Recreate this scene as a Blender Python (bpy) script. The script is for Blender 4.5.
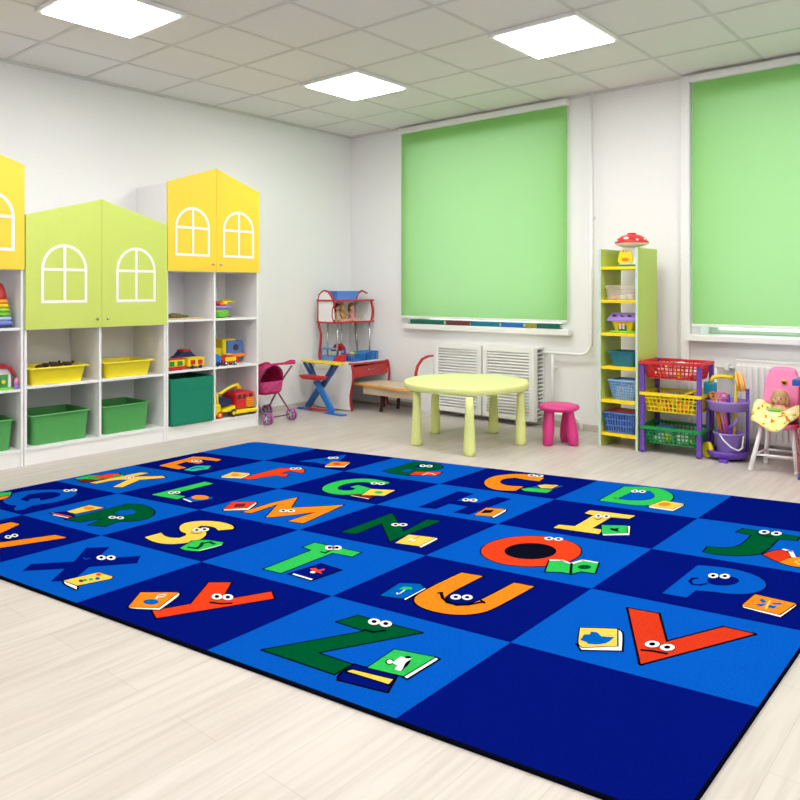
import bpy, bmesh, math, random
from mathutils import Vector, Matrix
random.seed(7)
for o in list(bpy.data.objects): bpy.data.objects.remove(o)
scn = bpy.context.scene
col = scn.collection
PI = math.pi

# ---------------------------------------------------------------- camera
F, YAW, HY, CX, CY, CZ = 746.2, .7032, 289.8, 5.6865, -5.8789, 1.2
cd = bpy.data.cameras.new('camera'); cam = bpy.data.objects.new('camera', cd); col.objects.link(cam)
cam.location = (CX, CY, CZ); cam.rotation_euler = (PI/2, 0, YAW)
cd.sensor_width = 36; cd.lens = 36*F/800; cd.shift_y = -(400-HY)/800; cd.clip_start = .05
scn.camera = cam
# ---------------------------------------------------------------- world, light, exposure
w = bpy.data.worlds.new('world'); scn.world = w; w.use_nodes = True
bg = w.node_tree.nodes['Background']; bg.inputs[0].default_value = (.86, .93, 1, 1); bg.inputs[1].default_value = 2.3
scn.view_settings.view_transform = 'Standard'; scn.view_settings.look = 'None'
scn.view_settings.exposure = 0.16; scn.view_settings.gamma = 1; scn.view_settings.use_curve_mapping = False
LAMP = 22.0           # strength of the added ceiling luminaires

# ---------------------------------------------------------------- materials
def lin(c):
    return tuple(((v/255)/12.92 if v/255 <= .04045 else ((v/255+.055)/1.055)**2.4) for v in c)+(1,)
MC = {}
def mat(name, rgb, rough=.45, metal=0, spec=.5, noise=0, nscale=60, bump=0, bscale=200, trans=0):
    if name in MC: return MC[name]
    m = bpy.data.materials.new(name); m.use_nodes = True; nt = m.node_tree; b = nt.nodes['Principled BSDF']
    c = lin(rgb)
    b.inputs['Base Color'].default_value = c; b.inputs['Roughness'].default_value = rough
    b.inputs['Metallic'].default_value = metal; b.inputs['Specular IOR Level'].default_value = spec
    tc = nt.nodes.new('ShaderNodeTexCoord')
    n = nt.nodes.new('ShaderNodeTexNoise'); n.inputs['Scale'].default_value = nscale; n.inputs['Detail'].default_value = 4
    nt.links.new(tc.outputs['Object'], n.inputs['Vector'])
    mx = nt.nodes.new('ShaderNodeMix'); mx.data_type = 'RGBA'
    k = max(noise, .03)
    mx.inputs[6].default_value = tuple(v*(1-k) for v in c[:3])+(1,); mx.inputs[7].default_value = tuple(min(1, v*(1+k)) for v in c[:3])+(1,)
    nt.links.new(n.outputs['Fac'], mx.inputs[0]); nt.links.new(mx.outputs[2], b.inputs['Base Color'])
    if bump:
        n2 = nt.nodes.new('ShaderNodeTexNoise'); n2.inputs['Scale'].default_value = bscale
        nt.links.new(tc.outputs['Object'], n2.inputs['Vector'])
        bp = nt.nodes.new('ShaderNodeBump'); bp.inputs['Strength'].default_value = bump; bp.inputs['Distance'].default_value = .002
        nt.links.new(n2.outputs['Fac'], bp.inputs['Height']); nt.links.new(bp.outputs[0], b.inputs['Normal'])
    if trans:
        b.inputs['Transmission Weight'].default_value = trans
    MC[name] = m; return m

def floor_mat():
    m = bpy.data.materials.new('pale laminate'); m.use_nodes = True; nt = m.node_tree; b = nt.nodes['Principled BSDF']
    tc = nt.nodes.new('ShaderNodeTexCoord'); mp = nt.nodes.new('ShaderNodeMapping')
    mp.inputs['Rotation'].default_value = (0, 0, PI/2)
    nt.links.new(tc.outputs['Object'], mp.inputs['Vector'])
    br = nt.nodes.new('ShaderNodeTexBrick')
    br.inputs['Color1'].default_value = lin((204, 196, 190)); br.inputs['Color2'].default_value = lin((196, 187, 180))
    br.inputs['Mortar'].default_value = lin((184, 175, 167)); br.inputs['Scale'].default_value = 1
    br.inputs['Mortar Size'].default_value = .0018; br.inputs['Brick Width'].default_value = 1.29; br.inputs['Row Height'].default_value = .192
    br.offset = .37; br.inputs['Mortar Smooth'].default_value = .6; br.inputs['Bias'].default_value = -.1
    nt.links.new(mp.outputs[0], br.inputs['Vector'])
    m2 = nt.nodes.new('ShaderNodeMapping'); m2.inputs['Scale'].default_value = (26, 1.6, 1)
    nt.links.new(tc.outputs['Object'], m2.inputs['Vector'])
    n = nt.nodes.new('ShaderNodeTexNoise'); n.inputs['Scale'].default_value = 1.3; n.inputs['Detail'].default_value = 7; n.inputs['Distortion'].default_value = .6
    nt.links.new(m2.outputs[0], n.inputs['Vector'])
    cr = nt.nodes.new('ShaderNodeValToRGB'); cr.color_ramp.elements[0].position = .3; cr.color_ramp.elements[0].color = (.80, .78, .76, 1)
    cr.color_ramp.elements[1].position = .62; cr.color_ramp.elements[1].color = (1, 1, 1, 1)
    nt.links.new(n.outputs['Fac'], cr.inputs[0])
    mx = nt.nodes.new('ShaderNodeMix'); mx.data_type = 'RGBA'; mx.blend_type = 'MULTIPLY'; mx.inputs[0].default_value = .8
    nt.links.new(br.outputs['Color'], mx.inputs[6]); nt.links.new(cr.outputs[0], mx.inputs[7])
    nt.links.new(mx.outputs[2], b.inputs['Base Color']); b.inputs['Roughness'].default_value = .38
    return m

def blind_mat():
    m = bpy.data.materials.new('green blind cloth'); m.use_nodes = True; nt = m.node_tree
    nt.nodes.remove(nt.nodes['Principled BSDF']); out = nt.nodes['Material Output']
    tc = nt.nodes.new('ShaderNodeTexCoord'); n = nt.nodes.new('ShaderNodeTexNoise'); n.inputs['Scale'].default_value = 150
    nt.links.new(tc.outputs['Object'], n.inputs['Vector'])
    mx = nt.nodes.new('ShaderNodeMix'); mx.data_type = 'RGBA'
    mx.inputs[6].default_value = lin((135, 199, 104)); mx.inputs[7].default_value = lin((143, 207, 112))
    nt.links.new(n.outputs['Fac'], mx.inputs[0])
    d = nt.nodes.new('ShaderNodeBsdfDiffuse'); t = nt.nodes.new('ShaderNodeBsdfTranslucent')
    nt.links.new(mx.outputs[2], d.inputs[0]); t.inputs[0].default_value = lin((200, 228, 190))
    s = nt.nodes.new('ShaderNodeMixShader'); s.inputs[0].default_value = .30
    nt.links.new(d.outputs[0], s.inputs[1]); nt.links.new(t.outputs[0], s.inputs[2]); nt.links.new(s.outputs[0], out.inputs[0])
    return m

def glass_mat(name, tint=(1, 1, 1, 1), f=.12):
    m = bpy.data.materials.new(name); m.use_nodes = True; nt = m.node_tree
    nt.nodes.remove(nt.nodes['Principled BSDF']); out = nt.nodes['Material Output']
    t = nt.nodes.new('ShaderNodeBsdfTransparent'); t.inputs[0].default_value = tint
    g = nt.nodes.new('ShaderNodeBsdfGlossy'); g.inputs['Roughness'].default_value = .05
    s = nt.nodes.new('ShaderNodeMixShader'); s.inputs[0].default_value = f
    nt.links.new(t.outputs[0], s.inputs[1]); nt.links.new(g.outputs[0], s.inputs[2]); nt.links.new(s.outputs[0], out.inputs[0])
    return m
def milky(name, rgb, a):
    m = mat(name, rgb, .3); m.node_tree.nodes['Principled BSDF'].inputs['Alpha'].default_value = a; return m
def emit(name, c, s):
    m = bpy.data.materials.new(name); m.use_nodes = True; nt = m.node_tree
    nt.nodes.remove(nt.nodes['Principled BSDF']); e = nt.nodes.new('ShaderNodeEmission')
    e.inputs[0].default_value = c; e.inputs[1].default_value = s
    nt.links.new(e.outputs[0], nt.nodes['Material Output'].inputs[0]); return m

FLOOR = floor_mat(); BLIND = blind_mat(); GLASS = glass_mat('window glass')
WALL = mat('white wall paint', (236, 236, 236), .85, bump=.1, bscale=60)
CEIL = mat('ceiling tile', (232, 230, 226), .9, bump=.25, bscale=300)
GRID = mat('ceiling grid', (214, 212, 208), .6)
WHITE = mat('white melamine', (238, 237, 238), .38)
WHITEP = mat('white painted metal', (236, 236, 234), .35)
BASEB = mat('grey baseboard', (196, 190, 184), .5)
PLASTW = mat('white plastic', (236, 236, 238), .3)
GREEND = mat('lime laminate', (200, 216, 104), .38)
YELD = mat('yellow laminate', (248, 208, 62), .36)
STICK = mat('white sticker', (246, 240, 240), .5)
CHROME = mat('chrome', (200, 200, 205), .22, metal=1)
YELB = mat('yellow bin plastic', (240, 222, 34), .35)
GRNB = mat('green bin plastic', (80, 160, 84), .35)
TEALF = mat('dark green fabric', (0, 128, 98), .85, bump=.3, bscale=500)
TBL = mat('pale lime plastic', (224, 232, 150), .4)
PINK = mat('magenta plastic', (214, 52, 132), .42)
REDW = mat('red laminate edge', (186, 42, 50), .4)
REDD = mat('red drawer front', (186, 52, 52), .35)
BEECH = mat('pale beech board', (214, 198, 172), .5, noise=.08, nscale=20)
ORNG = mat('orange edging', (240, 165, 70), .45)
LIME = mat('lime shelf board', (188, 208, 96), .4)
LIMEED = mat('pale aqua edging', (190, 218, 205), .4)
YELS = mat('yellow shelf board', (250, 214, 10), .4)
PURP = mat('purple plastic', (104, 66, 176), .4)
LAV = mat('lavender plastic', (150, 124, 206), .4)
REDP = mat('red plastic', (206, 32, 44), .38)
YELP = mat('yellow plastic', (240, 214, 20), .38)
GRNP = mat('green plastic', (14, 138, 66), .38)
BLUP = mat('blue plastic', (40, 120, 205), .38)
LBLP = mat('light blue plastic', (120, 170, 225), .4)
TEALP = mat('teal plastic', (20, 130, 160), .35)
NAVY = mat('navy plastic', (26, 36, 90), .4)
BLK = mat('black plastic', (24, 22, 26), .5)
DBR = mat('dark brown', (70, 44, 34), .7)
TAN = mat('tan wood', (205, 178, 140), .6, noise=.1)
ORGP = mat('orange plastic', (245, 130, 30), .4)
PNKP = mat('pink plastic', (236, 130, 178), .4)
LPNK = mat('light pink', (240, 185, 200), .5)
SKIN = mat('doll skin', (228, 176, 148), .5)
HAIR = mat('doll hair', (190, 150, 110), .8, noise=.25, nscale=90)
MAGF = mat('magenta fabric', (196, 20, 96), .8, noise=.1)
LIMP = mat('bright lime plastic', (120, 205, 60), .4)
CREAM = mat('cream plastic', (240, 236, 216), .4)

# ---------------------------------------------------------------- mesh builder (everything in world coordinates, stored relative to the thing's base)
class MB:
    def __init__(s): s.bm = bmesh.new(); s.mats = []
    def mi(s, m):
        if m not in s.mats: s.mats.append(m)
        return s.mats.index(m)
    def _f(s, vs, i, sm=False):
        try: f = s.bm.faces.new(vs)
        except ValueError: return
        f.material_index = i; f.smooth = sm
    def box(s, x0, x1, y0, y1, z0, z1, m):
        i = s.mi(m); v = [s.bm.verts.new((x, y, z)) for x in (x0, x1) for y in (y0, y1) for z in (z0, z1)]
        for q in ((0, 1, 3, 2), (4, 6, 7, 5), (0, 4, 5, 1), (2, 3, 7, 6), (0, 2, 6, 4), (1, 5, 7, 3)): s._f([v[k] for k in q], i)
        return s
    def tube(s, p, q, r, m, r2=None, n=10, caps=True):
        i = s.mi(m); p = Vector(p); q = Vector(q); d = (q-p)
        if d.length < 1e-6: return s
        d.normalize(); a = d.orthogonal().normalized(); b = d.cross(a); r2 = r if r2 is None else r2
        A = [s.bm.verts.new(p+(a*math.cos(2*PI*k/n)+b*math.sin(2*PI*k/n))*r) for k in range(n)]
        B = [s.bm.verts.new(q+(a*math.cos(2*PI*k/n)+b*math.sin(2*PI*k/n))*r2) for k in range(n)]
        for k in range(n): s._f([A[k], A[(k+1) % n], B[(k+1) % n], B[k]], i, n > 4)
        if caps: s._f(A[::-1], i); s._f(B, i)
        return s
    def path(s, pts, r, m, n=8):
        pts = [Vector(p) for p in pts]; i = s.mi(m); rings = []; N = len(pts)
        T = [(pts[min(k+1, N-1)]-pts[max(k-1, 0)]).normalized() for k in range(N)]
        a = T[0].orthogonal().normalized()
        for k in range(N):
            a = (a-T[k]*a.dot(T[k])).normalized(); b = T[k].cross(a); f = 1
            if 0 < k < N-1: f = 1/max(.5, T[k].dot((pts[k]-pts[k-1]).normalized()))
            e = T[k].cross((pts[k]-pts[k-1]).normalized()) if 0 < k < N-1 else None
            ring = []
            for q in range(n):
                o = (a*math.cos(2*PI*q/n)+b*math.sin(2*PI*q/n))*r
                if e is not None and e.length > 1e-4:
                    w_ = e.cross(T[k]).normalized(); o += w_*(o.dot(w_))*(f-1)
                ring.append(s.bm.verts.new(pts[k]+o))
            rings.append(ring)
        for k in range(N-1):
            for q in range(n): s._f([rings[k][q], rings[k][(q+1) % n], rings[k+1][(q+1) % n], rings[k+1][q]], i, True)
        s._f(rings[0][::-1], i); s._f(rings[-1], i)
        return s
    def ball(s, c, r, m, sc=(1, 1, 1), n=14, rot=None):
        i = s.mi(m); c = Vector(c); rows = []
        def P(a, b):
            v = Vector((r*sc[0]*math.sin(a)*math.cos(b), r*sc[1]*math.sin(a)*math.sin(b), r*sc[2]*math.cos(a)))
            if rot: v = rot @ v
            return s.bm.verts.new(c+v)
        h = n//2; top = P(0, 0); bot = P(PI, 0)
        for j in range(1, h): rows.append([P(PI*j/h, 2*PI*k/n) for k in range(n)])
        for k in range(n):
            s._f([top, rows[0][k], rows[0][(k+1) % n]], i, True); s._f([bot, rows[-1][(k+1) % n], rows[-1][k]], i, True)
            for j in range(h-2): s._f([rows[j][k], rows[j+1][k], rows[j+1][(k+1) % n], rows[j][(k+1) % n]], i, True)
        return s
    def lathe(s, prof, c, m, n=24, sx=1, sy=1, ax=None, smooth=True):
        # prof: (r, z) pairs or (r, z, material); ax: optional rotation matrix
        c = Vector(c); rings = []
        for p in prof:
            ring = []
            for k in range(n):
                v = Vector((p[0]*sx*math.cos(2*PI*k/n), p[0]*sy*math.sin(2*PI*k/n), p[1]))
                if ax: v = ax @ v
                ring.append(s.bm.verts.new(c+v))
            rings.append(ring)
        for j in range(len(prof)-1):
            i = s.mi(prof[j][2] if len(prof[j]) > 2 else m)
            for k in range(n): s._f([rings[j][k], rings[j][(k+1) % n], rings[j+1][(k+1) % n], rings[j+1][k]], i, smooth)
        i = s.mi(prof[0][2] if len(prof[0]) > 2 else m); s._f(rings[0][::-1], i)
        i = s.mi(prof[-2][2] if len(prof[-2]) > 2 else m); s._f(rings[-1], i)
        return s
    def prism(s, poly, ax, a0, a1, m, side=None, inset=None):
        # poly of 2D points; ax 'x': (y,z), 'y': (x,z), 'z': (x,y)
        i = s.mi(m); j = s.mi(side or m)
        def P(p, a): return s.bm.verts.new({'x': (a, p[0], p[1]), 'y': (p[0], a, p[1]), 'z': (p[0], p[1], a)}[ax])
        A = [P(p, a0) for p in poly]; B = [P(p, a1) for p in poly]; n = len(poly)
        s._f(A[::-1], i); s._f(B, i)
        for k in range(n): s._f([A[k], A[(k+1) % n], B[(k+1) % n], B[k]], j)
        return s
    def loft(s, loops, c, m, rad=.02, k=4, rz=0, caps=(True, True), mats=None):
        # rounded rectangles (half width, half depth, z) lofted in order
        rings = []; c = Vector(c); R = Matrix.Rotation(rz, 3, 'Z')
        for L in loops:
            hw, hd, z = L[:3]; r = min(L[3] if len(L) > 3 else rad, hw*.98, hd*.98); ring = []
            for q, (sx, sy) in enumerate(((1, 1), (-1, 1), (-1, -1), (1, -1))):
                for t in range(k+1):
                    a = q*PI/2+t*PI/2/k
                    ring.append(s.bm.verts.new(c+R @ Vector((sx*(hw-r)+r*math.cos(a), sy*(hd-r)+r*math.sin(a), z))))
            rings.append(ring)
        n = len(rings[0])
        for j in range(len(rings)-1):
            i = s.mi(mats[j] if mats else m)
            for t in range(n): s._f([rings[j][t], rings[j][(t+1) % n], rings[j+1][(t+1) % n], rings[j+1][t]], i)
        if caps[0]: s._f(rings[0][::-1], s.mi(mats[0] if mats else m))
        if caps[1]: s._f(rings[-1], s.mi(mats[-1] if mats else m))
        return s
    def grid(s, fn, nu, nv, m, mf=None):
        i = s.mi(m); V = [[s.bm.verts.new(fn(u/nu, v/nv)) for v in range(nv+1)] for u in range(nu+1)]
        for u in range(nu):
            for v in range(nv): s._f([V[u][v], V[u+1][v], V[u+1][v+1], V[u][v+1]], s.mi(mf(u/nu, v/nv)) if mf else i, True)
        return s
    def build(s, name, parent=None, bevel=0, solid=0, sub=0, fix=True):
        base = Vector((0, 0, 0)); q = parent
        while q: base += q.location; q = q.parent
        for v in s.bm.verts: v.co -= base
        if fix: bmesh.ops.recalc_face_normals(s.bm, faces=s.bm.faces)
        me = bpy.data.meshes.new(name); s.bm.to_mesh(me); s.bm.free()
        for m in s.mats: me.materials.append(m)
        o = bpy.data.objects.new(name, me); col.objects.link(o)
        if parent: o.parent = parent
        if solid:
            md = o.modifiers.new('s', 'SOLIDIFY'); md.thickness = solid; md.offset = 0
        if bevel:
            md = o.modifiers.new('b', 'BEVEL'); md.width = bevel; md.segments = 2; md.limit_method = 'ANGLE'
        if sub:
            md = o.modifiers.new('u', 'SUBSURF'); md.levels = sub; md.render_levels = sub
        return o
def tag(o, label, cat, group=None):
    o['label'] = label; o['category'] = cat
    if group: o['group'] = group
    return o
def thing(name, label, cat, loc, group=None):
    o = bpy.data.objects.new(name, None); col.objects.link(o); o.location = loc; o.empty_display_size = .05
    return tag(o, label, cat, group)
def struct(o): o['kind'] = 'structure'; return o
def dup(o, loc=None, label=None, rz=None):
    c = o.copy(); col.objects.link(c)
    if loc is not None: c.location = loc
    if rz is not None: c.rotation_euler = (0, 0, rz)
    if label: c['label'] = label
    for ch in [x for x in bpy.data.objects if x.parent == o]:
        d = ch.copy(); col.objects.link(d); d.parent = c
        for g in [x for x in bpy.data.objects if x.parent == ch]:
            e = g.copy(); col.objects.link(e); e.parent = d
    return c
FW = Vector((-math.sin(YAW), math.cos(YAW), 0)); RT = Vector((math.cos(YAW), math.sin(YAW), 0))
def at(px, py, ax, v):           # the point of the plane (axis ax = v) seen at a photo coordinate
    r = FW+RT*((px-400)/F)+Vector((0, 0, (HY-py)/F)); c = Vector((CX, CY, CZ)); t = (v-c[ax])/r[ax]; return c+r*t

# ================================================================ ROOM
RX, RY, RH = 8.4, -8.6, 2.87
struct(MB().box(-.2, RX+.2, RY-.2, .45, -.1, 0, FLOOR).build('floor'))
struct(MB().box(-.2, 0, RY-.2, .4, 0, RH+.1, WALL).build('wall_left'))
struct(MB().box(RX, RX+.2, RY-.2, .4, 0, RH+.1, WALL).build('wall_right'))
struct(MB().box(0, RX, RY-.2, RY, 0, RH+.1, WALL).build('wall_front'))
W1 = (.81, 2.56, .855, 2.66); W2 = (3.74, 6.6, .855, 2.66)
b = MB(); T = .36
b.box(0, W1[0], 0, T, 0, RH+.1, WALL); b.box(W1[1], W2[0], 0, T, 0, RH+.1, WALL); b.box(W2[1], RX, 0, T, 0, RH+.1, WALL)
for q in (W1, W2):
    b.box(q[0], q[1], 0, T, 0, q[2]-.03, WALL); b.box(q[0], q[1], 0, T, q[3], RH+.1, WALL)
struct(b.build('wall_back'))
c = MB(); c.box(0, RX, RY, 0, RH, RH+.1, CEIL)
for k in range(1, 15): c.box(k*.6-.012, k*.6+.012, RY, 0, RH-.004, RH, GRID)
for k in range(1, 15): c.box(0, RX, -k*.6-.012, -k*.6+.012, RH-.005, RH-.0005, GRID)
c.box(0, RX, -.022, 0, RH-.02, RH, GRID); c.box(0, .022, RY, 0, RH-.02, RH, GRID)
struct(c.build('ceiling'))
struct(MB().box(0, .016, RY, 0, 0, .055, BASEB).build('baseboard_left', bevel=.003))
struct(MB().box(.016, RX, -.016, 0, 0, .055, BASEB).build('baseboard_back', bevel=.003))
struct(MB().box(3.60, 3.665, -.05, 0, 0, RH-.02, WALL).build('trim_1', bevel=.004))
for n, q, sx0, sx1 in ((1, W1, .79, 2.655), (2, W2, 3.668, 6.7)):
    b = MB(); x0, x1, z0, z1 = q; y0, y1 = .22, .28; fw = .06
    b.box(x0+fw, x1-fw, y0, y1, z0, z0+fw*.5, WHITEP); b.box(x0+fw, x1-fw, y0, y1, z1-fw, z1, WHITEP)
    b.box(x0, x0+fw, y0, y1, z0, z1, WHITEP); b.box(x1-fw, x1, y0, y1, z0, z1, WHITEP)
    wn = struct(b.build('window_%d' % n, bevel=.004))
    MB().box(x0+fw, x1-fw, .248, .254, z0+fw*.5, z1-fw, GLASS).build('pane', wn)
    s = MB(); s.box(x0, x1, -.02, y1, z0-.03, z0, WHITEP); s.box(sx0, sx1, -.07 if n == 1 else -.10, 0, z0-.045 if n == 2 else z0-.05, z0, WHITEP)
    s.build('window_sill', wn, bevel=.005)

struct(MB().box(-.2, RX+.2, .45, 2.1, RH-.12, RH+.05, WALL).build('added_shade_slab'))     # unseen slab added outside to shade the tops of the blinds

# ceiling luminaires added to light the room, layout invented
LM = emit('lit diffuser', (1, .985, .96, 1), LAMP)
k = 0
for ci, lx in enumerate((1.5, 3.3, 5.1, 6.9)):
    for ri, ly in enumerate((-1.5, -3.6, -6.3)):
        t = thing('added_ceiling_light', 'added square lit ceiling panel, %s row from the windows, %s from the cabinet wall' % (('first', 'second', 'third')[ri], ('first', 'second', 'third', 'fourth')[ci]), 'ceiling light', (lx, ly, RH-.03), 'added ceiling light panels')
        MB().box(lx-.31, lx+.31, ly-.31, ly+.31, RH-.03, RH-.006, WHITEP).build('frame', t)
        MB().box(lx-.28, lx+.28, ly-.28, ly+.28, RH-.036, RH-.031, LM).build('diffuser', t)

# ---- roller blinds
def blind(x0, x1, y, zb, label, rail):
    t = thing('roller_blind', label, 'blind', ((x0+x1)/2, y, zb))
    MB().grid(lambda u, v: Vector((x0+(x1-x0)*u, y+.0015*math.sin(v*9+u*3), zb+.012+(2.80-zb-.012)*v)), 16, 16, BLIND).build('blind_fabric', t)
    MB().box(x0-.004, x1+.004, y-.007, y+.007, zb-.008, zb+.014, WHITEP).build('bottom_bar', t, bevel=.003)
    MB().box(x0-.015, x1+.015, y-.035, y+.05, 2.79, 2.845, WHITEP).build('headrail', t, bevel=.008)
    return t
blind(.750, 2.622, -.035, .922, 'wide light green roller blind drawn over the left window', 1)
blind(3.69, 6.65, -.045, .925, 'light green roller blind over the right window, cut by the frame', 1)

# ---- boards lying on the sill behind the left blind
for (x0, x1, m, lb) in ((.835, 1.26, mat('deep green cover', (16, 110, 92), .5), 'long dark green book'), (1.29, 1.57, mat('brown red cover', (120, 60, 52), .6), 'brown red book'),
                        (1.585, 1.905, TEALP, 'teal book'), (1.93, 2.16, BLUP, 'blue book'), (2.19, 2.29, mat('olive yellow cover', (170, 165, 50), .5), 'narrow olive yellow book'), (2.305, 2.53, mat('deep green cover', (16, 110, 92), .5), 'green book at the right end')):
    t = thing('book', lb+' lying on the sill under the left blind', 'book', ((x0+x1)/2, .08, .8555), 'books on the window sill')
    MB().box(x0, x1, .01, .16, .8555, .861, m).box(x0, x1, .01, .16, .893, .899, m).box(x0, x1, .004, .0098, .8555, .899, m).build('cover', t)
    MB().box(x0+.004, x1-.004, .011, .156, .8612, .8928, CREAM).build('pages', t)

# ---- heating pipe left of the shelf tower
t = thing('heating_pipe', 'white heating pipes running from the slatted radiator cover up the wall', 'pipe', (2.7, -.05, 0))
up = [(2.34, -.06, .65), (2.76, -.06, .65)]+[(2.76+.10*math.sin(a), -.06, .75-.10*math.cos(a)) for a in (.3, .6, .9, 1.2, 1.57)]+[(2.86, -.06, 2.86)]
MB().path(up, .014, WHITEP, 10).build('riser', t)
MB().path([(2.495, -.06, .65), (2.495, -.06, .13)], .011, WHITEP, 10).build('drop_pipe', t)
MB().path([(2.34, -.06, .12), (2.68, -.06, .12), (2.73, -.06, .10), (2.765, -.06, .06), (2.77, -.06, 0.0)], .015, WHITEP, 10).build('return_pipe', t)
MB().box(2.48, 2.51, -.06, -.002, .50, .52, WHITEP).build('pipe_bracket', t); MB().box(2.85, 2.87, -.06, -.002, 1.8, 1.82, WHITEP).build('pipe_bracket', t)

# ---- radiator cover
t = thing('radiator_cover', 'white slatted radiator cover with two louvred doors behind the round table', 'radiator cover', (1.85, -.1, .045))
b = MB(); b.box(1.285, 2.385, -.165, -.003, .675, .69, WHITEP); b.box(1.285, 1.30, -.165, -.003, .045, .675, WHITEP)
b.box(2.37, 2.385, -.165, -.13, .045, .675, WHITEP); b.box(2.37, 2.385, -.03, -.003, .045, .675, WHITEP)
for k in range(17): b.prism([(-.13, .075+k*.035), (-.03, .075+k*.035), (-.03, .09+k*.035), (-.13, .083+k*.035)], 'x', 2.372, 2.383, WHITEP)
b.build('cover_frame', t)
for (x0, x1) in ((1.295, 1.835), (1.85, 2.385)):
    d = MB(); y0, y1 = -.187, -.167
    for q in ((x0, x0+.045, .05, .69), (x1-.045, x1, .05, .69), (x0+.045, x1-.045, .05, .095), (x0+.045, x1-.045, .645, .69)): d.box(q[0], q[1], y0, y1, q[2], q[3], WHITEP)
    for k in range(20):
        z = .105+k*.0272
        d.prism([(y0+.002, z), (y1-.001, z+.013), (y1-.001, z+.018), (y0+.002, z+.007)], 'x', x0+.045, x1-.045, WHITEP)
    d.build('louvred_door', t)
MB().box(1.34, 2.33, -.12, -.02, .12, .62, WHITEP).build('radiator_panel', t)

# ---- radiator under the right window
t = thing('radiator', 'white ribbed panel radiator under the right window', 'radiator', (4.7, -.06, .09))
b = MB(); b.box(4.02, 5.6, -.10, -.025, .09, .675, WHITEP)
x = 4.035
while x < 5.58: b.box(x, x+.022, -.116, -.10, .12, .645, WHITEP); x += .040
b.build('radiator_body', t, bevel=.003)
g = MB(); g.box(4.015, 5.605, -.104, -.02, .676, .688, WHITEP)
g.build('top_grille', t)
MB().path([(3.86, -.045, .62), (4.01, -.045, .62)], .011, WHITEP).path([(3.86, -.045, .62), (3.86, -.045, .0)], .011, WHITEP).build('feed_pipe', t)
MB().box(3.93, 3.965, -.075, -.02, .595, .645, WHITEP).build('valve', t, bevel=.006)
for xx in (4.2, 5.2): MB().box(xx, xx+.04, -.0245, -.001, .3, .6, WHITEP).build('wall_bracket', t)

# ================================================================ CABINETS (left wall)
FX = .455
def arch(yc, hw, z0, zs, zt, n=14):
    pts = [(yc-hw, z0), (yc+hw, z0), (yc+hw, zs)]
    for k in range(1, n): a = PI*k/n; pts.append((yc+hw*math.cos(a), zs+(zt-zs)*math.sin(a)))
    pts.append((yc-hw, zs)); return pts
def door_win(b, yc, hw, z0, zs, zt, m=STICK, x=.4756, wd=.010):
    cnt = [0]
    def strip(p, q):
        cnt[0] += 1; xx = x+.00012*cnt[0]
        p = Vector((0,)+p); q = Vector((0,)+q); d = (q-p).normalized(); nn = Vector((0, -d.z, d.y))*wd; i = b.mi(m)
        p -= d*wd*.9; q += d*wd*.9
        v = [b.bm.verts.new((xx, e.y, e.z)) for e in (p-nn, q-nn, q+nn, p+nn)]; b._f(v, i)
    P = arch(yc, hw, z0, zs, zt)
    for k in range(len(P)): strip(P[k], P[(k+1) % len(P)])
    strip((yc-hw, zs), (yc+hw, zs)); strip((yc, z0), (yc, zt))
def cabinet(y0, y1, zd, ze, zp, zmid, zlow, dm, label, extra):
    t = thing('storage_cabinet', label, 'cabinet', (.23, (y0+y1)/2, 0)); th = .018; ym = (y0+y1)/2
    b = MB(); b.box(.006, FX, y0, y0+th, 0, ze-.01, WHITE); b.box(.006, FX, y1-th, y1, 0, ze-.01, WHITE)
    b.box(.006, FX, y0+th, y1-th, ze-.028, ze-.01, WHITE); b.box(.05, FX-.004, y0+th, y1-th, zlow-.02, zlow, WHITE)
    b.box(.006, .012, y0+th, y1-th, zlow, ze-.028, WHITE)
    b.build('carcass', t, bevel=.0012)
    MB().box(FX-.03, FX-.012, y0+th, y1-th, 0, zlow-.02, WHITE).build('plinth', t)
    MB().box(.013, FX-.002, ym-th/2, ym+th/2, zlow, ze-.03, WHITE).build('divider', t, bevel=.0012)
    for (a, c_) in ((y0+th, ym-th/2), (ym+th/2, y1-th)):
        for z in [zmid, zd+.012]+extra: MB().box(.013, FX-.003, a+.0005, c_-.0005, z-.018, z, WHITE).build('shelf', t, bevel=.0012)
    for sgn in (-1, 1):
        g = .0015
        if sgn < 0: poly = [(y0+g, zd), (ym-g, zd), (ym-g, zp), (y0+g, ze)]; yc = (y0+ym)/2
        else: poly = [(ym+g, zd), (y1-g, zd), (y1-g, ze), (ym+g, zp)]; yc = (y1+ym)/2
        d = MB(); d.prism(poly, 'x', FX+.001, .475, dm); yc += sgn*.004*(dm is GREEND)
        hw = .155; h = ze-zd
        if dm is GREEND: z0, zs, zt = 1.117, 1.342, 1.512
        else: z0, zs, zt = zd+.133, zd+.352, zd+.51
        door_win(d, yc, hw, z0, zs, zt)
        dd = d.build('door', t, fix=True)
        ky = ym+sgn*.04
        MB().tube((.475, ky, zd+.06), (.485, ky, zd+.06), .006, CHROME).ball((.489, ky, zd+.06), .011, CHROME, n=10).build('knob', dd)
    return t
cabinet(-4.59, -3.665, 1.337, 2.045, 2.195, .527, .115, YELD, 'tall white cabinet with yellow gabled doors, cut by the left frame edge', [.943])
cabinet(-3.66, -2.572, .927, 1.712, 1.863, .538, .118, GREEND, 'lower white cabinet with lime green gabled doors in the middle', [])
cabinet(-2.568, -1.648, 1.351, 2.058, 2.214, .55, .108, YELD, 'tall white cabinet with yellow gabled doors nearest the corner', [.958])

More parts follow.
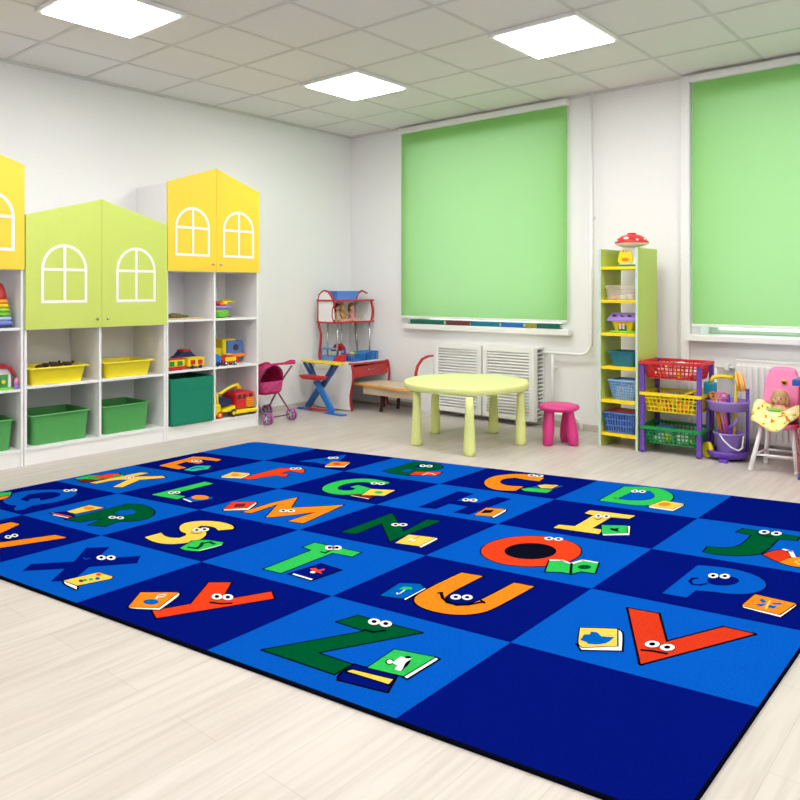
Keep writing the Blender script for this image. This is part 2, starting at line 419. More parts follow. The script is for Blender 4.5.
# bins
def bin_(name, label, cat, m, y0, y1, x1, z, h, depth, taper=.02, rim=.012, group=None, shift=0):
    t = thing(name, label, cat, (x1-depth/2, (y0+y1)/2, z), group); hw = depth/2; hd = (y1-y0)/2; c = (x1-hw, (y0+y1)/2, z); w_ = .004
    b = MB().loft([(hw-taper-rim, hd-taper-rim, .0), (hw-rim, hd-rim, h-.012), (hw-.002, hd-.002, h-.012), (hw, hd, h-.006), (hw-.002, hd-.002, h), (hw-rim-w_, hd-rim-w_, h),
                   (hw-taper-rim-w_, hd-taper-rim-w_, .005)], c, m, rad=.025)
    b.build('bin_body', t); return t
EP = .0006
bin_('storage_bin', 'shallow yellow bin holding brown toy animals, left cell of the green cabinet', 'bin', YELB, -3.63, -3.19, .45, .538+EP, .12, .38, .02, .022, 'yellow storage bins')
bin_('storage_bin', 'shallow empty-looking yellow bin, right cell of the green cabinet', 'bin', YELB, -3.085, -2.655, .45, .538+EP, .12, .38, .02, .022, 'yellow storage bins')
bin_('storage_bin', 'deep green bin at the bottom left of the green cabinet', 'bin', GRNB, -3.605, -3.17, .43, .118+EP, .21, .38, .014, .012, 'green storage bins')
bin_('storage_bin', 'deep green bin at the bottom right of the green cabinet', 'bin', GRNB, -3.085, -2.685, .43, .118+EP, .21, .38, .014, .012, 'green storage bins')
bin_('storage_bin', 'green bin at the bottom of the leftmost cabinet, cut by the frame', 'bin', GRNB, -4.105, -3.705, .43, .115+EP, .21, .38, .014, .012, 'green storage bins')
t = thing('fabric_box', 'square dark green fabric storage box beside the toy trucks', 'box', (.25, -2.325, .108))
b = MB().loft([(.195, .198, .0006), (.2, .2005, .01), (.203, .2005, .375), (.197, .196, .375), (.192, .194, .01)], (.27, -2.330, .108), TEALF, rad=.018)
b.build('box_body', t); MB().loft([(.204, .2013, .28), (.2045, .2018, .281), (.2045, .2018, .378), (.204, .2013, .379), (.1995, .1985, .379), (.199, .198, .28)], (.27, -2.330, .108), TEALF, rad=.018, caps=(False, False)).build('folded_rim', t)

# brown toy animals in the left yellow bin
for k in range(5):
    yy = -3.50+k*.05; xx = .33-.03*(k % 2)
    b = MB(); z = .655+.006*(k % 3)
    b.ball((xx, yy, z), .02, DBR, (1.2, 1.6, .9), 10); b.ball((xx+.01, yy+.032, z+.014), .012, DBR, (1, 1, 1), 8)
    for a, c_ in ((-.012, -.015), (.012, -.015), (-.012, .015), (.012, .015)): b.tube((xx+a, yy+c_, z-.015), (xx+a*1.1, yy+c_, z-.035), .005, DBR, n=6)
    tag(b.build('toy_animal'), 'small dark brown toy animal in the left yellow bin', 'toy animal', 'brown toy animals in the yellow bin')

# ring stacker
px = (.25, -3.885)
t = thing('stacking_ring_tower', 'rainbow ring stacking toy with dark red cone top in the leftmost cabinet', 'toy', (px[0], px[1], .9436))
rc = [(110, 130, 210), (170, 190, 225), (120, 190, 60), (150, 205, 40), (235, 200, 30), (240, 150, 30)]
z = .9436; cc = (px[0]+.1, px[1]+.11)
MB().lathe([(.072, 0), (.076, .008), (.07, .016)], (cc[0], cc[1], z), NAVY).build('base', t)
z += .0165
for k, c_ in enumerate(rc):
    r = .077-.0055*k; MB().lathe([(r-.012, 0), (r, .009), (r, .019), (r-.01, .029)], (cc[0], cc[1], z), mat('ring %d' % k, c_, .4)).build('ring', t); z += .0292
MB().lathe([(.04, 0), (.042, .01), (.036, .05), (.018, .10), (.004, .112)], (cc[0], cc[1], z), mat('dark red', (170, 28, 30), .4)).build('cone_top', t)

# toy barn house
t = thing('toy_house', 'small green toy house with a red roof in the leftmost cabinet', 'toy house', (.32, -3.85, .5276)); z = .5276
hy0, hy1 = -3.955, -3.71
DRED = mat('roof red', (160, 26, 34), .4)
MB().box(.26, .43, hy0, hy1, z, z+.012, LIMP).build('base', t)
MB().box(.28, .40, hy0+.01, hy1-.012, z+.0125, z+.10, GRNB).prism([(hy0+.01, z+.10), (hy1-.012, z+.10), (hy1-.04, z+.14), (hy0+.04, z+.14)], 'x', .28, .40, PLASTW).build('house_wall', t)
b = MB(); rp = [(hy0-.02, z+.085), (hy0+.03, z+.155), (hy0+.09, z+.178), (hy1-.07, z+.178), (hy1-.02, z+.15), (hy1+.012, z+.09), (hy1-.004, z+.09), (hy1-.035, z+.135), (hy1-.08, z+.148), (hy0+.09, z+.148), (hy0+.04, z+.13), (hy0-.005, z+.083)]
b.prism(rp, 'x', .265, .425, DRED); b.build('roof', t)
b = MB()
for a in (-3.905, -3.815): b.box(.4005, .404, a-.02, a+.02, z+.035, z+.085, NAVY)
b.build('window_panel', t)
MB()  .ball((.407, -3.775, z+.05), .014, YELP, (.4, 1, 1)).build('flower', t)
MB().box(.4005, .41, hy1-.035, hy1-.018, z+.0125, z+.10, PLASTW).build('corner_post', t)
t = thing('toy_figure', 'tiny pink and lavender toy figure beside the toy house', 'toy figure', (.43, -3.70, .5276))
MB().lathe([(.014, 0), (.016, .02), (.012, .03)], (.43, -3.703, .5276), LAV).build('body', t); MB().lathe([(.012, 0), (.015, .02), (.006, .045)], (.43, -3.703, .558), PNKP).build('hood', t)

# --- top left cell of the corner cabinet: toy lizards on a board
z = .9586
tag(MB().prism([(-2.53, ) + (0,)][:0] or [(.20, -2.545), (.44, -2.545), (.43, -2.30), (.38, -2.16), (.34, -2.13), (.25, -2.2), (.2, -2.3)], 'z', z, z+.012, TAN).build('wooden_board', bevel=.002), 'flat pale wooden board lying on the upper shelf of the corner cabinet', 'board')
OLV = mat('olive rubber', (104, 98, 44), .5, noise=.3, nscale=80)
def croc(x, y, z, s, ang, label):
    R = Matrix.Rotation(ang, 3, 'Z'); b = MB(); o = Vector((x, y, z))
    pts = [(-.13, 0, .006, .003), (-.09, .01, .009, .007), (-.05, .0, .013, .011), (-.015, 0, .016, .015), (.025, 0, .015, .013), (.05, 0, .014, .011), (.085, 0, .012, .006)]
    for k in range(len(pts)-1):
        p, q = pts[k], pts[k+1]; b.tube(o+R @ Vector(p[:3])*s, o+R @ Vector(q[:3])*s, p[3]*s, OLV, q[3]*s, n=8); b.ball(o+R @ Vector(q[:3])*s, q[3]*s, OLV, n=8)
    for sx in (-.03, .025):
        for sy in (-1, 1): b.path([o+R @ Vector((sx, 0, .012))*s, o+R @ Vector((sx+.005, sy*.02, .014))*s, o+R @ Vector((sx+.012, sy*.026, .0035))*s], .0034*s, OLV, 6)
    return tag(b.build('toy_lizard'), label, 'toy animal', 'toy lizards on the wooden board')
croc(.33, -2.46, z+.0125, 1.1, 1.2, 'olive toy lizard nearest the divider end of the wooden board')
croc(.26, -2.38, z+.0125, 1.2, 1.7, 'olive toy lizard at the back of the wooden board')
croc(.39, -2.40, z+.0125, .9, 1.5, 'small olive toy lizard at the front of the wooden board')

# --- top right cell: play food bowl
t = thing('toy_bowl', 'bright green toy bowl with a purple rim full of toy food', 'bowl', (.36, -1.985, .9586)); c_ = (.345, -1.985, .9586)
MB().lathe([(.05, 0), (.075, .02), (.095, .075), (.09, .075), (.07, .025), (.045, .008)], c_, LIMP).build('bowl_body', t)
MB().lathe([(.092, .076), (.104, .08), (.105, .098), (.096, .106), (.088, .1), (.088, .078)], c_, LAV).build('rim', t)
for k in range(6):
    a = k*1.05; r = .045
    tag(MB().ball((c_[0]+r*math.cos(a), c_[1]+r*math.sin(a), c_[2]+.115+.008*(k % 2)), .027, (ORGP, YELP, REDP)[k % 3], (1, 1.1, .8), 10).build('toy_fruit'), 'orange, yellow or red toy fruit heaped in the green toy bowl', 'toy food', 'toy fruit in the bowl')
tag(MB().lathe([(.085, .0), (.09, .004), (.05, .012), (.03, .03), (.0, .034)], (.25, -1.845, .9586+.13), YELP).tube((.25, -1.845, .959), (.25, -1.845, 1.09), .008, mat('mauve', (150, 120, 130), .6)).lathe([(.05, 0), (.05, .01), (.01, .014)], (.25, -1.845, .9586), mat('mauve', (150, 120, 130), .6)).build('toy_hat_stand'), 'yellow brimmed toy hat on a mauve stand behind the bowl', 'toy')

# --- mid left cell: toy train
def wheel(b, x, y, z, r, m, w_=.012, hub=None):
    b.tube((x-w_/2, y, z), (x+w_/2, y, z), r, m, n=14)
    if hub: b.tube((x+w_/2, y, z), (x+w_/2+.002, y, z), r*.5, hub, n=10)
z = .5506
t = thing('toy_train', 'yellow and red toy train carriages with green and red windows', 'toy train', (.36, -2.40, z))
for i, (a, c_, m2) in enumerate(((-2.545, -2.375, GRNP), (-2.345, -2.185, REDP))):
    b = MB(); b.box(.34, .42, a, c_, z+.018, z+.085, YELP); cc = b.build('carriage', t, bevel=.008)
    b = MB()
    for k in range(2):
        ym = a+(c_-a)*(.28+.44*k); b.box(.4205, .424, ym-.022, ym+.022, z+.035, z+.072, m2)
    b.build('window_panel', cc)
    MB().box(.338, .422, a-.004, c_+.004, z+.0855, z+.092, REDP if i == 0 else YELP).build('roof', cc)
    b = MB()
    for k in range(2):
        for xx in (.345, .415): wheel(b, xx, a+(c_-a)*(.25+.5*k), z+.0155, .015, REDP if i == 0 else NAVY)
    b.build('wheel_set', cc)
MB().tube((.38, -2.375, z+.03), (.38, -2.345, z+.03), .006, REDP).build('coupling', t)
MB().box(.425, .435, -2.53, -2.365, z+.01, z+.03, REDP).build('bumper', t)
t = thing('toy_car', 'dark purple and red toy car perched behind the toy train', 'toy car', (.25, -2.29, z))
b = MB().prism([(-2.37, z+.03), (-2.15, z+.03), (-2.15, z+.08), (-2.19, z+.10), (-2.23, z+.14), (-2.30, z+.14), (-2.34, z+.10), (-2.37, z+.09)], 'x', .19, .29, NAVY); b.build('car_body', t, bevel=.008)
MB().box(.188, .292, -2.305, -2.225, z+.13, z+.15, REDP).build('roof', t, bevel=.01)
b = MB()
for yy in (-2.32, -2.2):
    for xx in (.2, .28): wheel(b, xx, yy, z+.0305, .03, BLK)
b.build('wheel_set', t)
MB().box(.2905, .295, -2.36, -2.30, z+.045, z+.09, REDP).build('side_panel', t)

# --- mid right cell: toy truck and small car
t = thing('toy_truck', 'blue and yellow toy truck with green and orange chassis on the middle shelf', 'toy truck', (.28, -1.86, z))
MB().box(.17, .29, -2.06, -1.71, z+.045, z+.075, GRNP).box(.291, .296, -1.88, -1.70, z+.055, z+.085, ORGP).build('chassis', t, bevel=.004)
MB().box(.17, .29, -1.89, -1.72, z+.0755, z+.20, mat('blue toy cab', (80, 120, 190), .4)).build('cab', t, bevel=.012)
MB().tube((.29, -1.80, z+.14), (.296, -1.80, z+.14), .028, DBR, n=12).build('porthole', t)
MB().box(.17, .29, -1.94, -1.90, z+.0755, z+.215, YELP).box(.17, .29, -1.898, -1.80, z+.201, z+.215, YELP).build('tipper_frame', t, bevel=.004)
MB().prism([(-2.06, z+.0755), (-1.945, z+.0755), (-1.945, z+.14), (-2.06, z+.16)], 'x', .18, .28, YELP).build('load_bed', t)
b = MB()
for yy in (-2.0, -1.78):
    for xx in (.18, .285): wheel(b, xx, yy, z+.0305, .03, DRED)
b.build('wheel_set', t)
t.location.y += .03
t = thing('toy_car', 'small orange and red toy car with yellow sides in front of the truck', 'toy car', (.38, -1.93, z))
b = MB().prism([(-2.00, z+.018), (-1.83, z+.018), (-1.825, z+.05), (-1.87, z+.06), (-1.89, z+.085), (-1.95, z+.09), (-1.98, z+.06), (-2.005, z+.05)], 'x', .34, .41, REDP); b.build('car_body', t, bevel=.008)
MB().box(.4105, .414, -1.97, -1.86, z+.035, z+.07, YELP).build('side_panel', t)
MB().box(.345, .405, -1.95, -1.89, z+.0905, z+.096, YELP).build('roof', t)
b = MB()
for yy in (-1.965, -1.865):
    for xx in (.345, .41): wheel(b, xx, yy, z+.0185, .018, NAVY, .012, PLASTW)
b.build('wheel_set', t)
t = thing('toy_car', 'blue toy car beside the divider on the middle shelf', 'toy car', (.36, -2.06, z))
MB().prism([(-2.09, z+.02), (-2.02, z+.02), (-2.015, z+.07), (-2.04, z+.10), (-2.09, z+.12)], 'x', .33, .42, BLUP).build('car_body', t, bevel=.006)
b = MB(); wheel(b, .415, -2.05, z+.0205, .02, NAVY); wheel(b, .335, -2.05, z+.0205, .02, NAVY); b.build('wheel_set', t)

# --- bottom right cell: crane and big truck
z = .1086
_T = (.025, .012)
t = thing('toy_truck', 'large toy truck with red cab, orange grille and yellow bumper', 'toy truck', (.33, -1.83, z)); AMB = mat('amber plastic', (245, 160, 30), .4)
MB().box(.20, .425, -1.885, -1.685, z+.055, z+.20, REDP).build('cab', t, bevel=.025)
b = MB()
for k in range(5): b.box(.4255, .431, -1.785, -1.70, z+.068+k*.018, z+.08+k*.018, AMB)
b.build('grille', t)
for yy in (-1.855, -1.80, -1.735): MB().box(.4255, .429, yy-.017, yy+.017, z+.145, z+.185, DBR).build('window_panel', t, bevel=.002)
MB().box(.19, .44, -1.90, -1.68, z+.036, z+.0545, YELP).box(.432, .446, -1.90, -1.678, z+.022, z+.05, YELP).prism([(-2.03, z+.05), (-1.90, z+.05), (-1.90, z+.1), (-1.93, z+.085), (-2.03, z+.07)], 'x', .22, .43, YELP).build('chassis', t, bevel=.006)
MB().prism([(-2.045, z+.10), (-1.905, z+.10), (-1.905, z+.14), (-1.95, z+.165), (-2.05, z+.17)], 'x', .22, .38, NAVY).build('load_bed', t)
for yy, xx in ((-1.92, .418), (-1.72, .418), (-1.92, .22), (-1.72, .22)):
    b = MB(); wheel(b, xx, yy, z+.034, .034, BLK, .03); wb = b.build('wheel', t); MB().tube((xx+.015, yy, z+.034), (xx+.019, yy, z+.034), .017, YELP, n=12).build('hubcap', wb)
for o_ in [t]: o_.location.x += .022; o_.location.y += .006; o_.location.z -= 0
t = thing('toy_excavator', 'yellow toy excavator with raised arm beside the red truck', 'toy excavator', (.42, -2.06, z))
MB().box(.36, .44, -2.086, -2.035, z+.03, z+.12, YELP).build('body', t, bevel=.008)
b = MB(); AP = [(-2.045, z+.11), (-2.05, z+.215), (-2.01, z+.205), (-1.93, z+.245), (-1.875, z+.262), (-1.83, z+.265), (-1.825, z+.235)]
b.path([(.40, y_, z_) for y_, z_ in AP], .0125, YELP, 8); b.build('arm', t)
MB().box(.385, .415, -1.845, -1.805, z+.228, z+.255, AMB).build('bucket', t, bevel=.004)
for yy in (-2.06,):
    for xx in (.37, .432): b = MB(); wheel(b, xx, yy+.012, z+.0305, .03, REDP, .02, YELP); b.build('wheel', t)

# ================================================================ STROLLER
t = thing('doll_stroller', 'pink doll stroller with lavender wheels between the cabinet and the wall', 'doll stroller', (.27, -1.43, 0))
TUBE = mat('purple grey tube', (120, 84, 110), .35, metal=.3); LVW = mat('lavender rubber', (176, 108, 172), .5)
PAT = mat('patterned fabric', (200, 60, 120), .8, noise=.9, nscale=38)
YA, YB = -1.28, -1.58
for y in (YA, YB):
    b = MB(); b.path([(.13, y, .055), (.375, y, .39), (.48, y, .50)], .008, TUBE, 8); b.path([(.48, y, .055), (.22, y, .30)], .008, TUBE, 8); b.build('frame_side', t)
for x in (.13, .48): MB().tube((x, YA+.02, .055), (x, YB-.02, .055), .006, TUBE).build('axle', t)
MB().path([(.33, YA, .505), (.47, YA, .548), (.52, YA, .548), (.53, YA-.01, .535), (.53, YB+.01, .535), (.52, YB, .548), (.47, YB, .548), (.33, YB, .505)], .009, MAGF, 8).build('handle', t)
sc = (.215, (YA+YB)/2, 0)
MB().loft([(.17, .10, .245, .05), (.19, .125, .27, .06), (.195, .13, .315, .06), (.197, .132, .365, .06), (.187, .122, .365, .06), (.15, .10, .275, .05)], sc, PAT, mats=[MAGF, PAT, PAT, MAGF, MAGF]).build('basket', t)
def hood(u, v):
    a = PI*.04+u*PI*.52; ph = PI*v
    return Vector((.35-.32*math.cos(a)*(.35+.65*math.sin(ph)), sc[1]+.138*math.cos(ph), .345+.17*math.sin(a)*(.1+.9*math.sin(ph))))
MB().grid(hood, 12, 14, MAGF, lambda u, v: PAT if int(u*12) % 4 == 3 else MAGF).build('canopy', t, solid=.006)
for (x, y) in ((.48, YA), (.13, YA), (.48+.02, YB), (.13, YB)):
    for dy in (-.016, .016):
        R = Matrix.Rotation(PI/2, 3, 'X'); b = MB().lathe([(.040, -.007), (.052, -.009), (.0545, 0), (.052, .009), (.040, .007), (.040, -.007)], (x, y+dy, .055), LVW, n=22, ax=R)
        for k in range(5): a = k*2*PI/5; b.tube((x, y+dy, .055), (x+.041*math.cos(a), y+dy, .055+.041*math.sin(a)), .005, PLASTW, n=6)
        b.tube((x, y+dy-.009, .055), (x, y+dy+.009, .055), .011, PLASTW); b.build('wheel', t)

# ================================================================ CORNER DESK WITH HUTCH
t = thing('play_desk', 'white and red corner play desk with a curved hutch', 'desk', (.3, -.32, 0))
def wav(z0, z1, x0, amp, n=14, ph=0): return [(x0+amp*math.sin(ph+2*PI*k/n), z0+(z1-z0)*k/n) for k in range(n+1)]
def edged(b, poly, ax, a0, a1, m, e, wd=.006):
    b.prism(poly, ax, a0, a1, m)
def ribbon(b, pts, ax, a0, a1, m, th=.005):
    # thick edging band that follows a 2D polyline
    n = len(pts)
    for k in range(n-1):
        p = Vector(pts[k]); q = Vector(pts[k+1]); d = (q-p).normalized(); nn = Vector((-d.y, d.x))*th; p = p-d*th*.5; q = q+d*th*.5
        b.prism([p-nn, q-nn, q+nn, p+nn], ax, a0, a1, m)
for y0 in (-.60, -.062):
    fr = wav(.012, .462, .585, .018, ph=PI)
    p = MB().prism([(.06, .012)]+fr+[(.06, .462)], 'y', y0, y0+.016, WHITE).build('side_panel', t)
    e = MB(); ribbon(e, fr, 'y', y0-.002, y0+.018, REDW, .007); e.build('edging', p)
MB().prism([(.02, -.605), (.56, -.605), (.60, -.5), (.615, -.33), (.60, -.16), (.57, -.04), (.02, -.04)], 'z', .463, .475, WHITE).build('desk_top', t)
e = MB(); ribbon(e, [(.56, -.607), (.602, -.5), (.617, -.33), (.602, -.16), (.57, -.038)], 'z', .46, .478, REDW, .004); e.build('top_edging', t)
MB().box(.06, .07, -.583, -.063, .16, .462, WHITE).build('back_panel', t)
dr = MB().prism([(-.58, .33), (-.06, .345), (-.06, .455), (-.58, .435)], 'x', .57, .588, REDD).build('drawer', t)
MB().path([(.589, -.38, .40), (.604, -.37, .40), (.604, -.25, .408), (.589, -.24, .408)], .004, CHROME).build('handle', dr)
MB().box(.08, .57, -.583, -.063, .34, .352, WHITE).build('drawer_shelf', t)
# hutch
hp = [(.10, .476), (.10, 1.04)]+[(.21-.11*math.cos(a), 1.09+.10*math.sin(a)) for a in (0, .35, .7, 1.05, 1.4, 1.75, 2.1)]+[(.31, 1.13), (.335, 1.09)]
p = MB().prism([(.115, .87), (.34, .87), (.33, 1.09), (.28, 1.165), (.20, 1.19), (.13, 1.15), (.115, 1.09)], 'y', -.60, -.586, WHITE).build('hutch_side', t)
e = MB(); ribbon(e, [(.14, .476), (.125, .55), (.145, .66), (.15, .75), (.12, .83), (.112, .9), (.112, 1.09), (.13, 1.15), (.17, 1.18), (.21, 1.192), (.26, 1.18), (.30, 1.14), (.33, 1.09)], 'y', -.604, -.584, REDW, .007)
ribbon(e, [(.345, .87), (.318, .93), (.322, 1.0), (.345, 1.05), (.33, 1.09)], 'y', -.604, -.584, REDW, .006); e.build('edging', p)
p = MB().prism([(.115, .87), (.34, .87), (.335, 1.08), (.115, 1.09)], 'y', -.056, -.042, WHITE).build('hutch_side', t)
e = MB(); ribbon(e, [(.345, .87), (.37, .93), (.372, 1.0), (.355, 1.05), (.34, 1.09)], 'y', -.06, -.038, REDW, .006)
ribbon(e, [(.14, .476), (.112, .9), (.112, 1.09), (.15, 1.16), (.21, 1.192), (.28, 1.165)], 'y', -.06, -.038, REDW, .006); e.build('edging', p)
for z in (.862, 1.084):
    s = MB().box(.10, .36, -.603, -.035, z, z+.012, WHITE).build('hutch_shelf', t)
    MB().box(.3605, .368, -.606, -.03, z-.002, z+.016, REDW).box(.10, .3605, -.6095, -.6045, z-.002, z+.016, REDW).build('edging', s)
MB().box(.10, .11, -.583, -.058, .875, 1.083, CREAM).build('hutch_back', t)
for (x, y) in ((.15, -.5), (.15, -.3), (.34, -.55), (.34, -.07), (.15, -.07)):
    MB().tube((x, y, .476), (x, y, .861), .009, CHROME).build('chrome_post', t)
# things on it
t = thing('plastic_tray', 'light blue plastic basin on top of the desk hutch', 'basin', (.23, -.33, 1.0965))
MB().loft([(.07, .13, 0), (.09, .165, .085), (.095, .172, .085), (.095, .172, .092), (.087, .16, .092), (.066, .124, .005)], (.23, -.36, 1.0965), mat('cornflower plastic', (90, 140, 225), .4), rad=.03).build('basin_body', t)

def lattice(b, A, B, C, D, nu, nv, r, m):
    A, B, C, D = map(Vector, (A, B, C, D))
    f = lambda u, v: (A*(1-u)+B*u)*(1-v)+(D*(1-u)+C*u)*v
    for i in range(nu+1): b.tube(f(i/nu, 0), f(i/nu, 1), r, m, n=4)
    for j in range(nv+1): b.tube(f(0, j/nv), f(1, j/nv), r, m, n=4)
def basket(name, label, cat, c, w_, d, h, m, nu=14, nv=5, nd=6, taper=.02, r=.0035, rimr=.007, group=None, rz=0, bm_=None):
    # w_ along x, d along y, c = centre of the bottom
    t = thing(name, label, cat, c, group); x, y, z = c; hw, hd = w_/2, d/2
    bw, bd = hw-taper, hd-taper
    bot = [(x-bw, y-bd, z+r), (x+bw, y-bd, z+r), (x+bw, y+bd, z+r), (x-bw, y+bd, z+r)]
    top = [(x-hw, y-hd, z+h), (x+hw, y-hd, z+h), (x+hw, y+hd, z+h), (x-hw, y+hd, z+h)]
    b = MB()
    for k in range(4):
        kk = (k+1) % 4; lattice(b, bot[k], bot[kk], top[kk], top[k], nu if k % 2 == 0 else nd, nv, r, m)
    b.box(x-bw, x+bw, y-bd, y+bd, z+.0005, z+.006, m); b.build('basket_body', t)
    rm = MB()
    for k in range(4): rm.tube(top[k], top[(k+1) % 4], rimr, bm_ or m, n=8); rm.ball(top[k], rimr, bm_ or m, n=8)
    rm.build('rim', t); t.rotation_euler = (0, 0, rz); return t
basket('plastic_crate', 'blue plastic crate on the desk holding green and yellow toys', 'crate', (.40, -.37, .4755), .16, .20, .075, BLUP, 5, 3, 7, .004, .005, .007, 'blue crates on the desk')
basket('plastic_crate', 'blue plastic crate on the desk nearest the corner wall', 'crate', (.38, -.155, .4755), .16, .17, .08, BLUP, 5, 3, 7, .004, .005, .007, 'blue crates on the desk')
t = thing('handled_basket', 'light blue handled basket at the left end of the desk', 'basket', (.22, -.52, .4755))
MB().loft([(.10, .055, 0), (.115, .065, .05), (.11, .06, .05), (.095, .05, .004)], (.19, -.52, .4755), LBLP, rad=.02).build('basket_body', t)
MB().path([(.075, -.52, .52), (.08, -.52, .60), (.30, -.52, .60), (.305, -.52, .52)], .009, LBLP).build('handle', t)
tag(MB().prism([(.29, .4765), (.42, .4765), (.42, .55), (.36, .53)], 'y', -.585, -.50, REDP).build('toy_block', bevel=.004), 'red wedge-shaped toy block beside the light blue basket', 'toy block')
tag(MB().prism([(.16, .565), (.22, .64), (.28, .65), (.34, .60), (.3, .575)], 'y', -.47, -.42, DRED).tube((.24, -.445, .477), (.24, -.445, .57), .012, BLUP).box(.2, .28, -.48, -.41, .4765, .487, BLUP).build('toy_airplane'), 'dark red toy plane standing behind the light blue basket', 'toy')
for k, (x, y, m, r) in enumerate(((.42, -.42, YELP, .034), (.37, -.34, GRNP, .034), (.43, -.33, GRNP, .03), (.36, -.42, ORGP, .03))):
    tag(MB().ball((x, y, .4755+.008+r+.018), r, m).build('toy_ball'), ('yellow', 'green', 'small green', 'orange')[k]+' toy ball in the blue crate on the desk', 'toy ball')
for k, (x, y, m) in enumerate(((.40, -.18, GRNP), (.37, -.12, BLUP))):
    tag(MB().box(x-.028, x+.028, y-.025, y+.025, .4825, .56, m).build('toy_block', bevel=.004), ('green', 'blue')[k]+' toy block in the crate nearest the corner wall', 'toy block')
tag(MB().box(.33, .37, -.47, -.43+.008, .4760, .52, PURP).tube((.35, -.45, .52), (.35, -.45, .60), .012, PURP).build('toy_tower'), 'purple toy tower standing at the back of the blue crate', 'toy')
# dolls in the hutch
def doll(x, y, z, hair, dress, label, s=1.0):
    t = thing('doll', label, 'doll', (x, y, z))
    b = MB(); b.lathe([(.016*s, .05*s), (.02*s, .07*s), (.018*s, .095*s), (.008*s, .10*s), (.008*s, .108*s)], (x, y, z), SKIN, n=12)
    b.ball((x, y, z+.132*s), .027*s, SKIN, (.9, 1, 1.05), 12)
    for sg in (-1, 1):
        b.path([(x, y+sg*.015*s, z+.09*s), (x+.012*s, y+sg*.034*s, z+.07*s), (x+.035*s, y+sg*.03*s, z+.052*s)], .0065*s, SKIN, 8)
        b.path([(x, y+sg*.012*s, z+.012*s), (x+.05*s, y+sg*.02*s, z+.012*s), (x+.085*s, y+sg*.022*s, z+.010*s)], .009*s, SKIN, 8)
        b.ball((x+.0245*s, y+sg*.009*s, z+.137*s), .003*s, BLK, n=6)
    b.ball((x+.026*s, y, z+.129*s), .003*s, SKIN, n=6); b.ball((x+.025*s, y, z+.119*s), .0035*s, REDP, (.5, 1.4, .6), 6)
    b.build('body', t)
    MB().lathe([(.036*s, .001), (.038*s, .02*s), (.024*s, .06*s), (.022*s, .09*s), (.014*s, .098*s)], (x, y, z), dress, n=14).build('dress', t)
    MB().ball((x-.007*s, y, z+.14*s), .031*s, hair, (.95, 1.05, 1.05), 12).ball((x-.02*s, y, z+.11*s), .025*s, hair, (.7, 1.15, 1.7), 10).build('hair', t)
doll(.24, -.45, .875, DBR, mat('cream dress', (210, 180, 160), .8), 'doll with long dark hair sitting on the left of the desk hutch', 1.1)
doll(.22, -.355, .875, HAIR, mat('ochre dress', (196, 150, 90), .8), 'fair doll in an ochre dress between the other two hutch dolls', 1.15)
doll(.26, -.26, .875, mat('brown hair', (120, 80, 50), .8), mat('rose dress', (205, 140, 150), .8), 'brown-haired doll in a rose dress on the right of the hutch', 1.1)

# ================================================================ TOY IRONING BOARD
t = thing('toy_ironing_board', 'toy ironing board with yellow top and crossed blue legs', 'ironing board', (.32, -.76, 0))
pts = [(.04, -.765), (.07, -.79), (.14, -.815), (.30, -.85), (.60, -.84), (.64, -.80), (.64, -.74), (.60, -.70), (.30, -.69), (.13, -.72), (.06, -.745)]
MB().prism(pts, 'z', .478, .496, YELP).build('board_top', t, bevel=.005)
b = MB()
def slat(b, p, q, wd, th, m):
    p = Vector(p); q = Vector(q); d = (q-p).normalized(); u = Vector((0, 1, 0)); n_ = d.cross(u).normalized()
    i = b.mi(m); V = []
    for e in (p, q):
        for a, c_ in ((-1, -1), (1, -1), (1, 1), (-1, 1)): V.append(b.bm.verts.new(e+n_*wd*a*.5+u*th*c_*.5))
    for k in range(4): b._f([V[k], V[(k+1) % 4], V[4+(k+1) % 4], V[4+k]], i)
    b._f(V[:4][::-1], i); b._f(V[4:], i)
BL1 = mat('bright blue plastic', (30, 120, 205), .4); BL2 = mat('deep blue plastic', (24, 84, 150), .4)
slat(b, (.13, -.765, .02), (.345, -.765, .275), .055, .03, BL2)
for dy in (.0,): slat(b, (.33, -.765, .25), (.50, -.765, .47), .02, .03, BL2); slat(b, (.36, -.765, .24), (.555, -.765, .47), .02, .03, BL2)
b.box(.02, .20, -.80, -.74, 0, .012, BL1); b.build('leg', t)
b = MB(); slat(b, (.53, -.805, .02), (.30, -.805, .31), .06, .03, BL1); slat(b, (.26, -.805, .32), (.13, -.805, .475), .018, .03, BL2); slat(b, (.30, -.805, .33), (.20, -.805, .475), .018, .03, BL2)
b.box(.46, .70, -.845, -.78, 0, .014, BL1); b.build('leg', t)
MB().box(.16, .48, -.80, -.77, .012, .03, REDP).build('foot_bar', t)
MB().loft([(.13, .04, 0), (.17, .055, .035), (.165, .05, .035), (.125, .036, .006)], (.33, -.87, .325), REDP, rad=.02).build('iron_tray', t)
MB().box(.28, .32, -.835, -.79, .33, .345, REDP).build('tray_bracket', t)

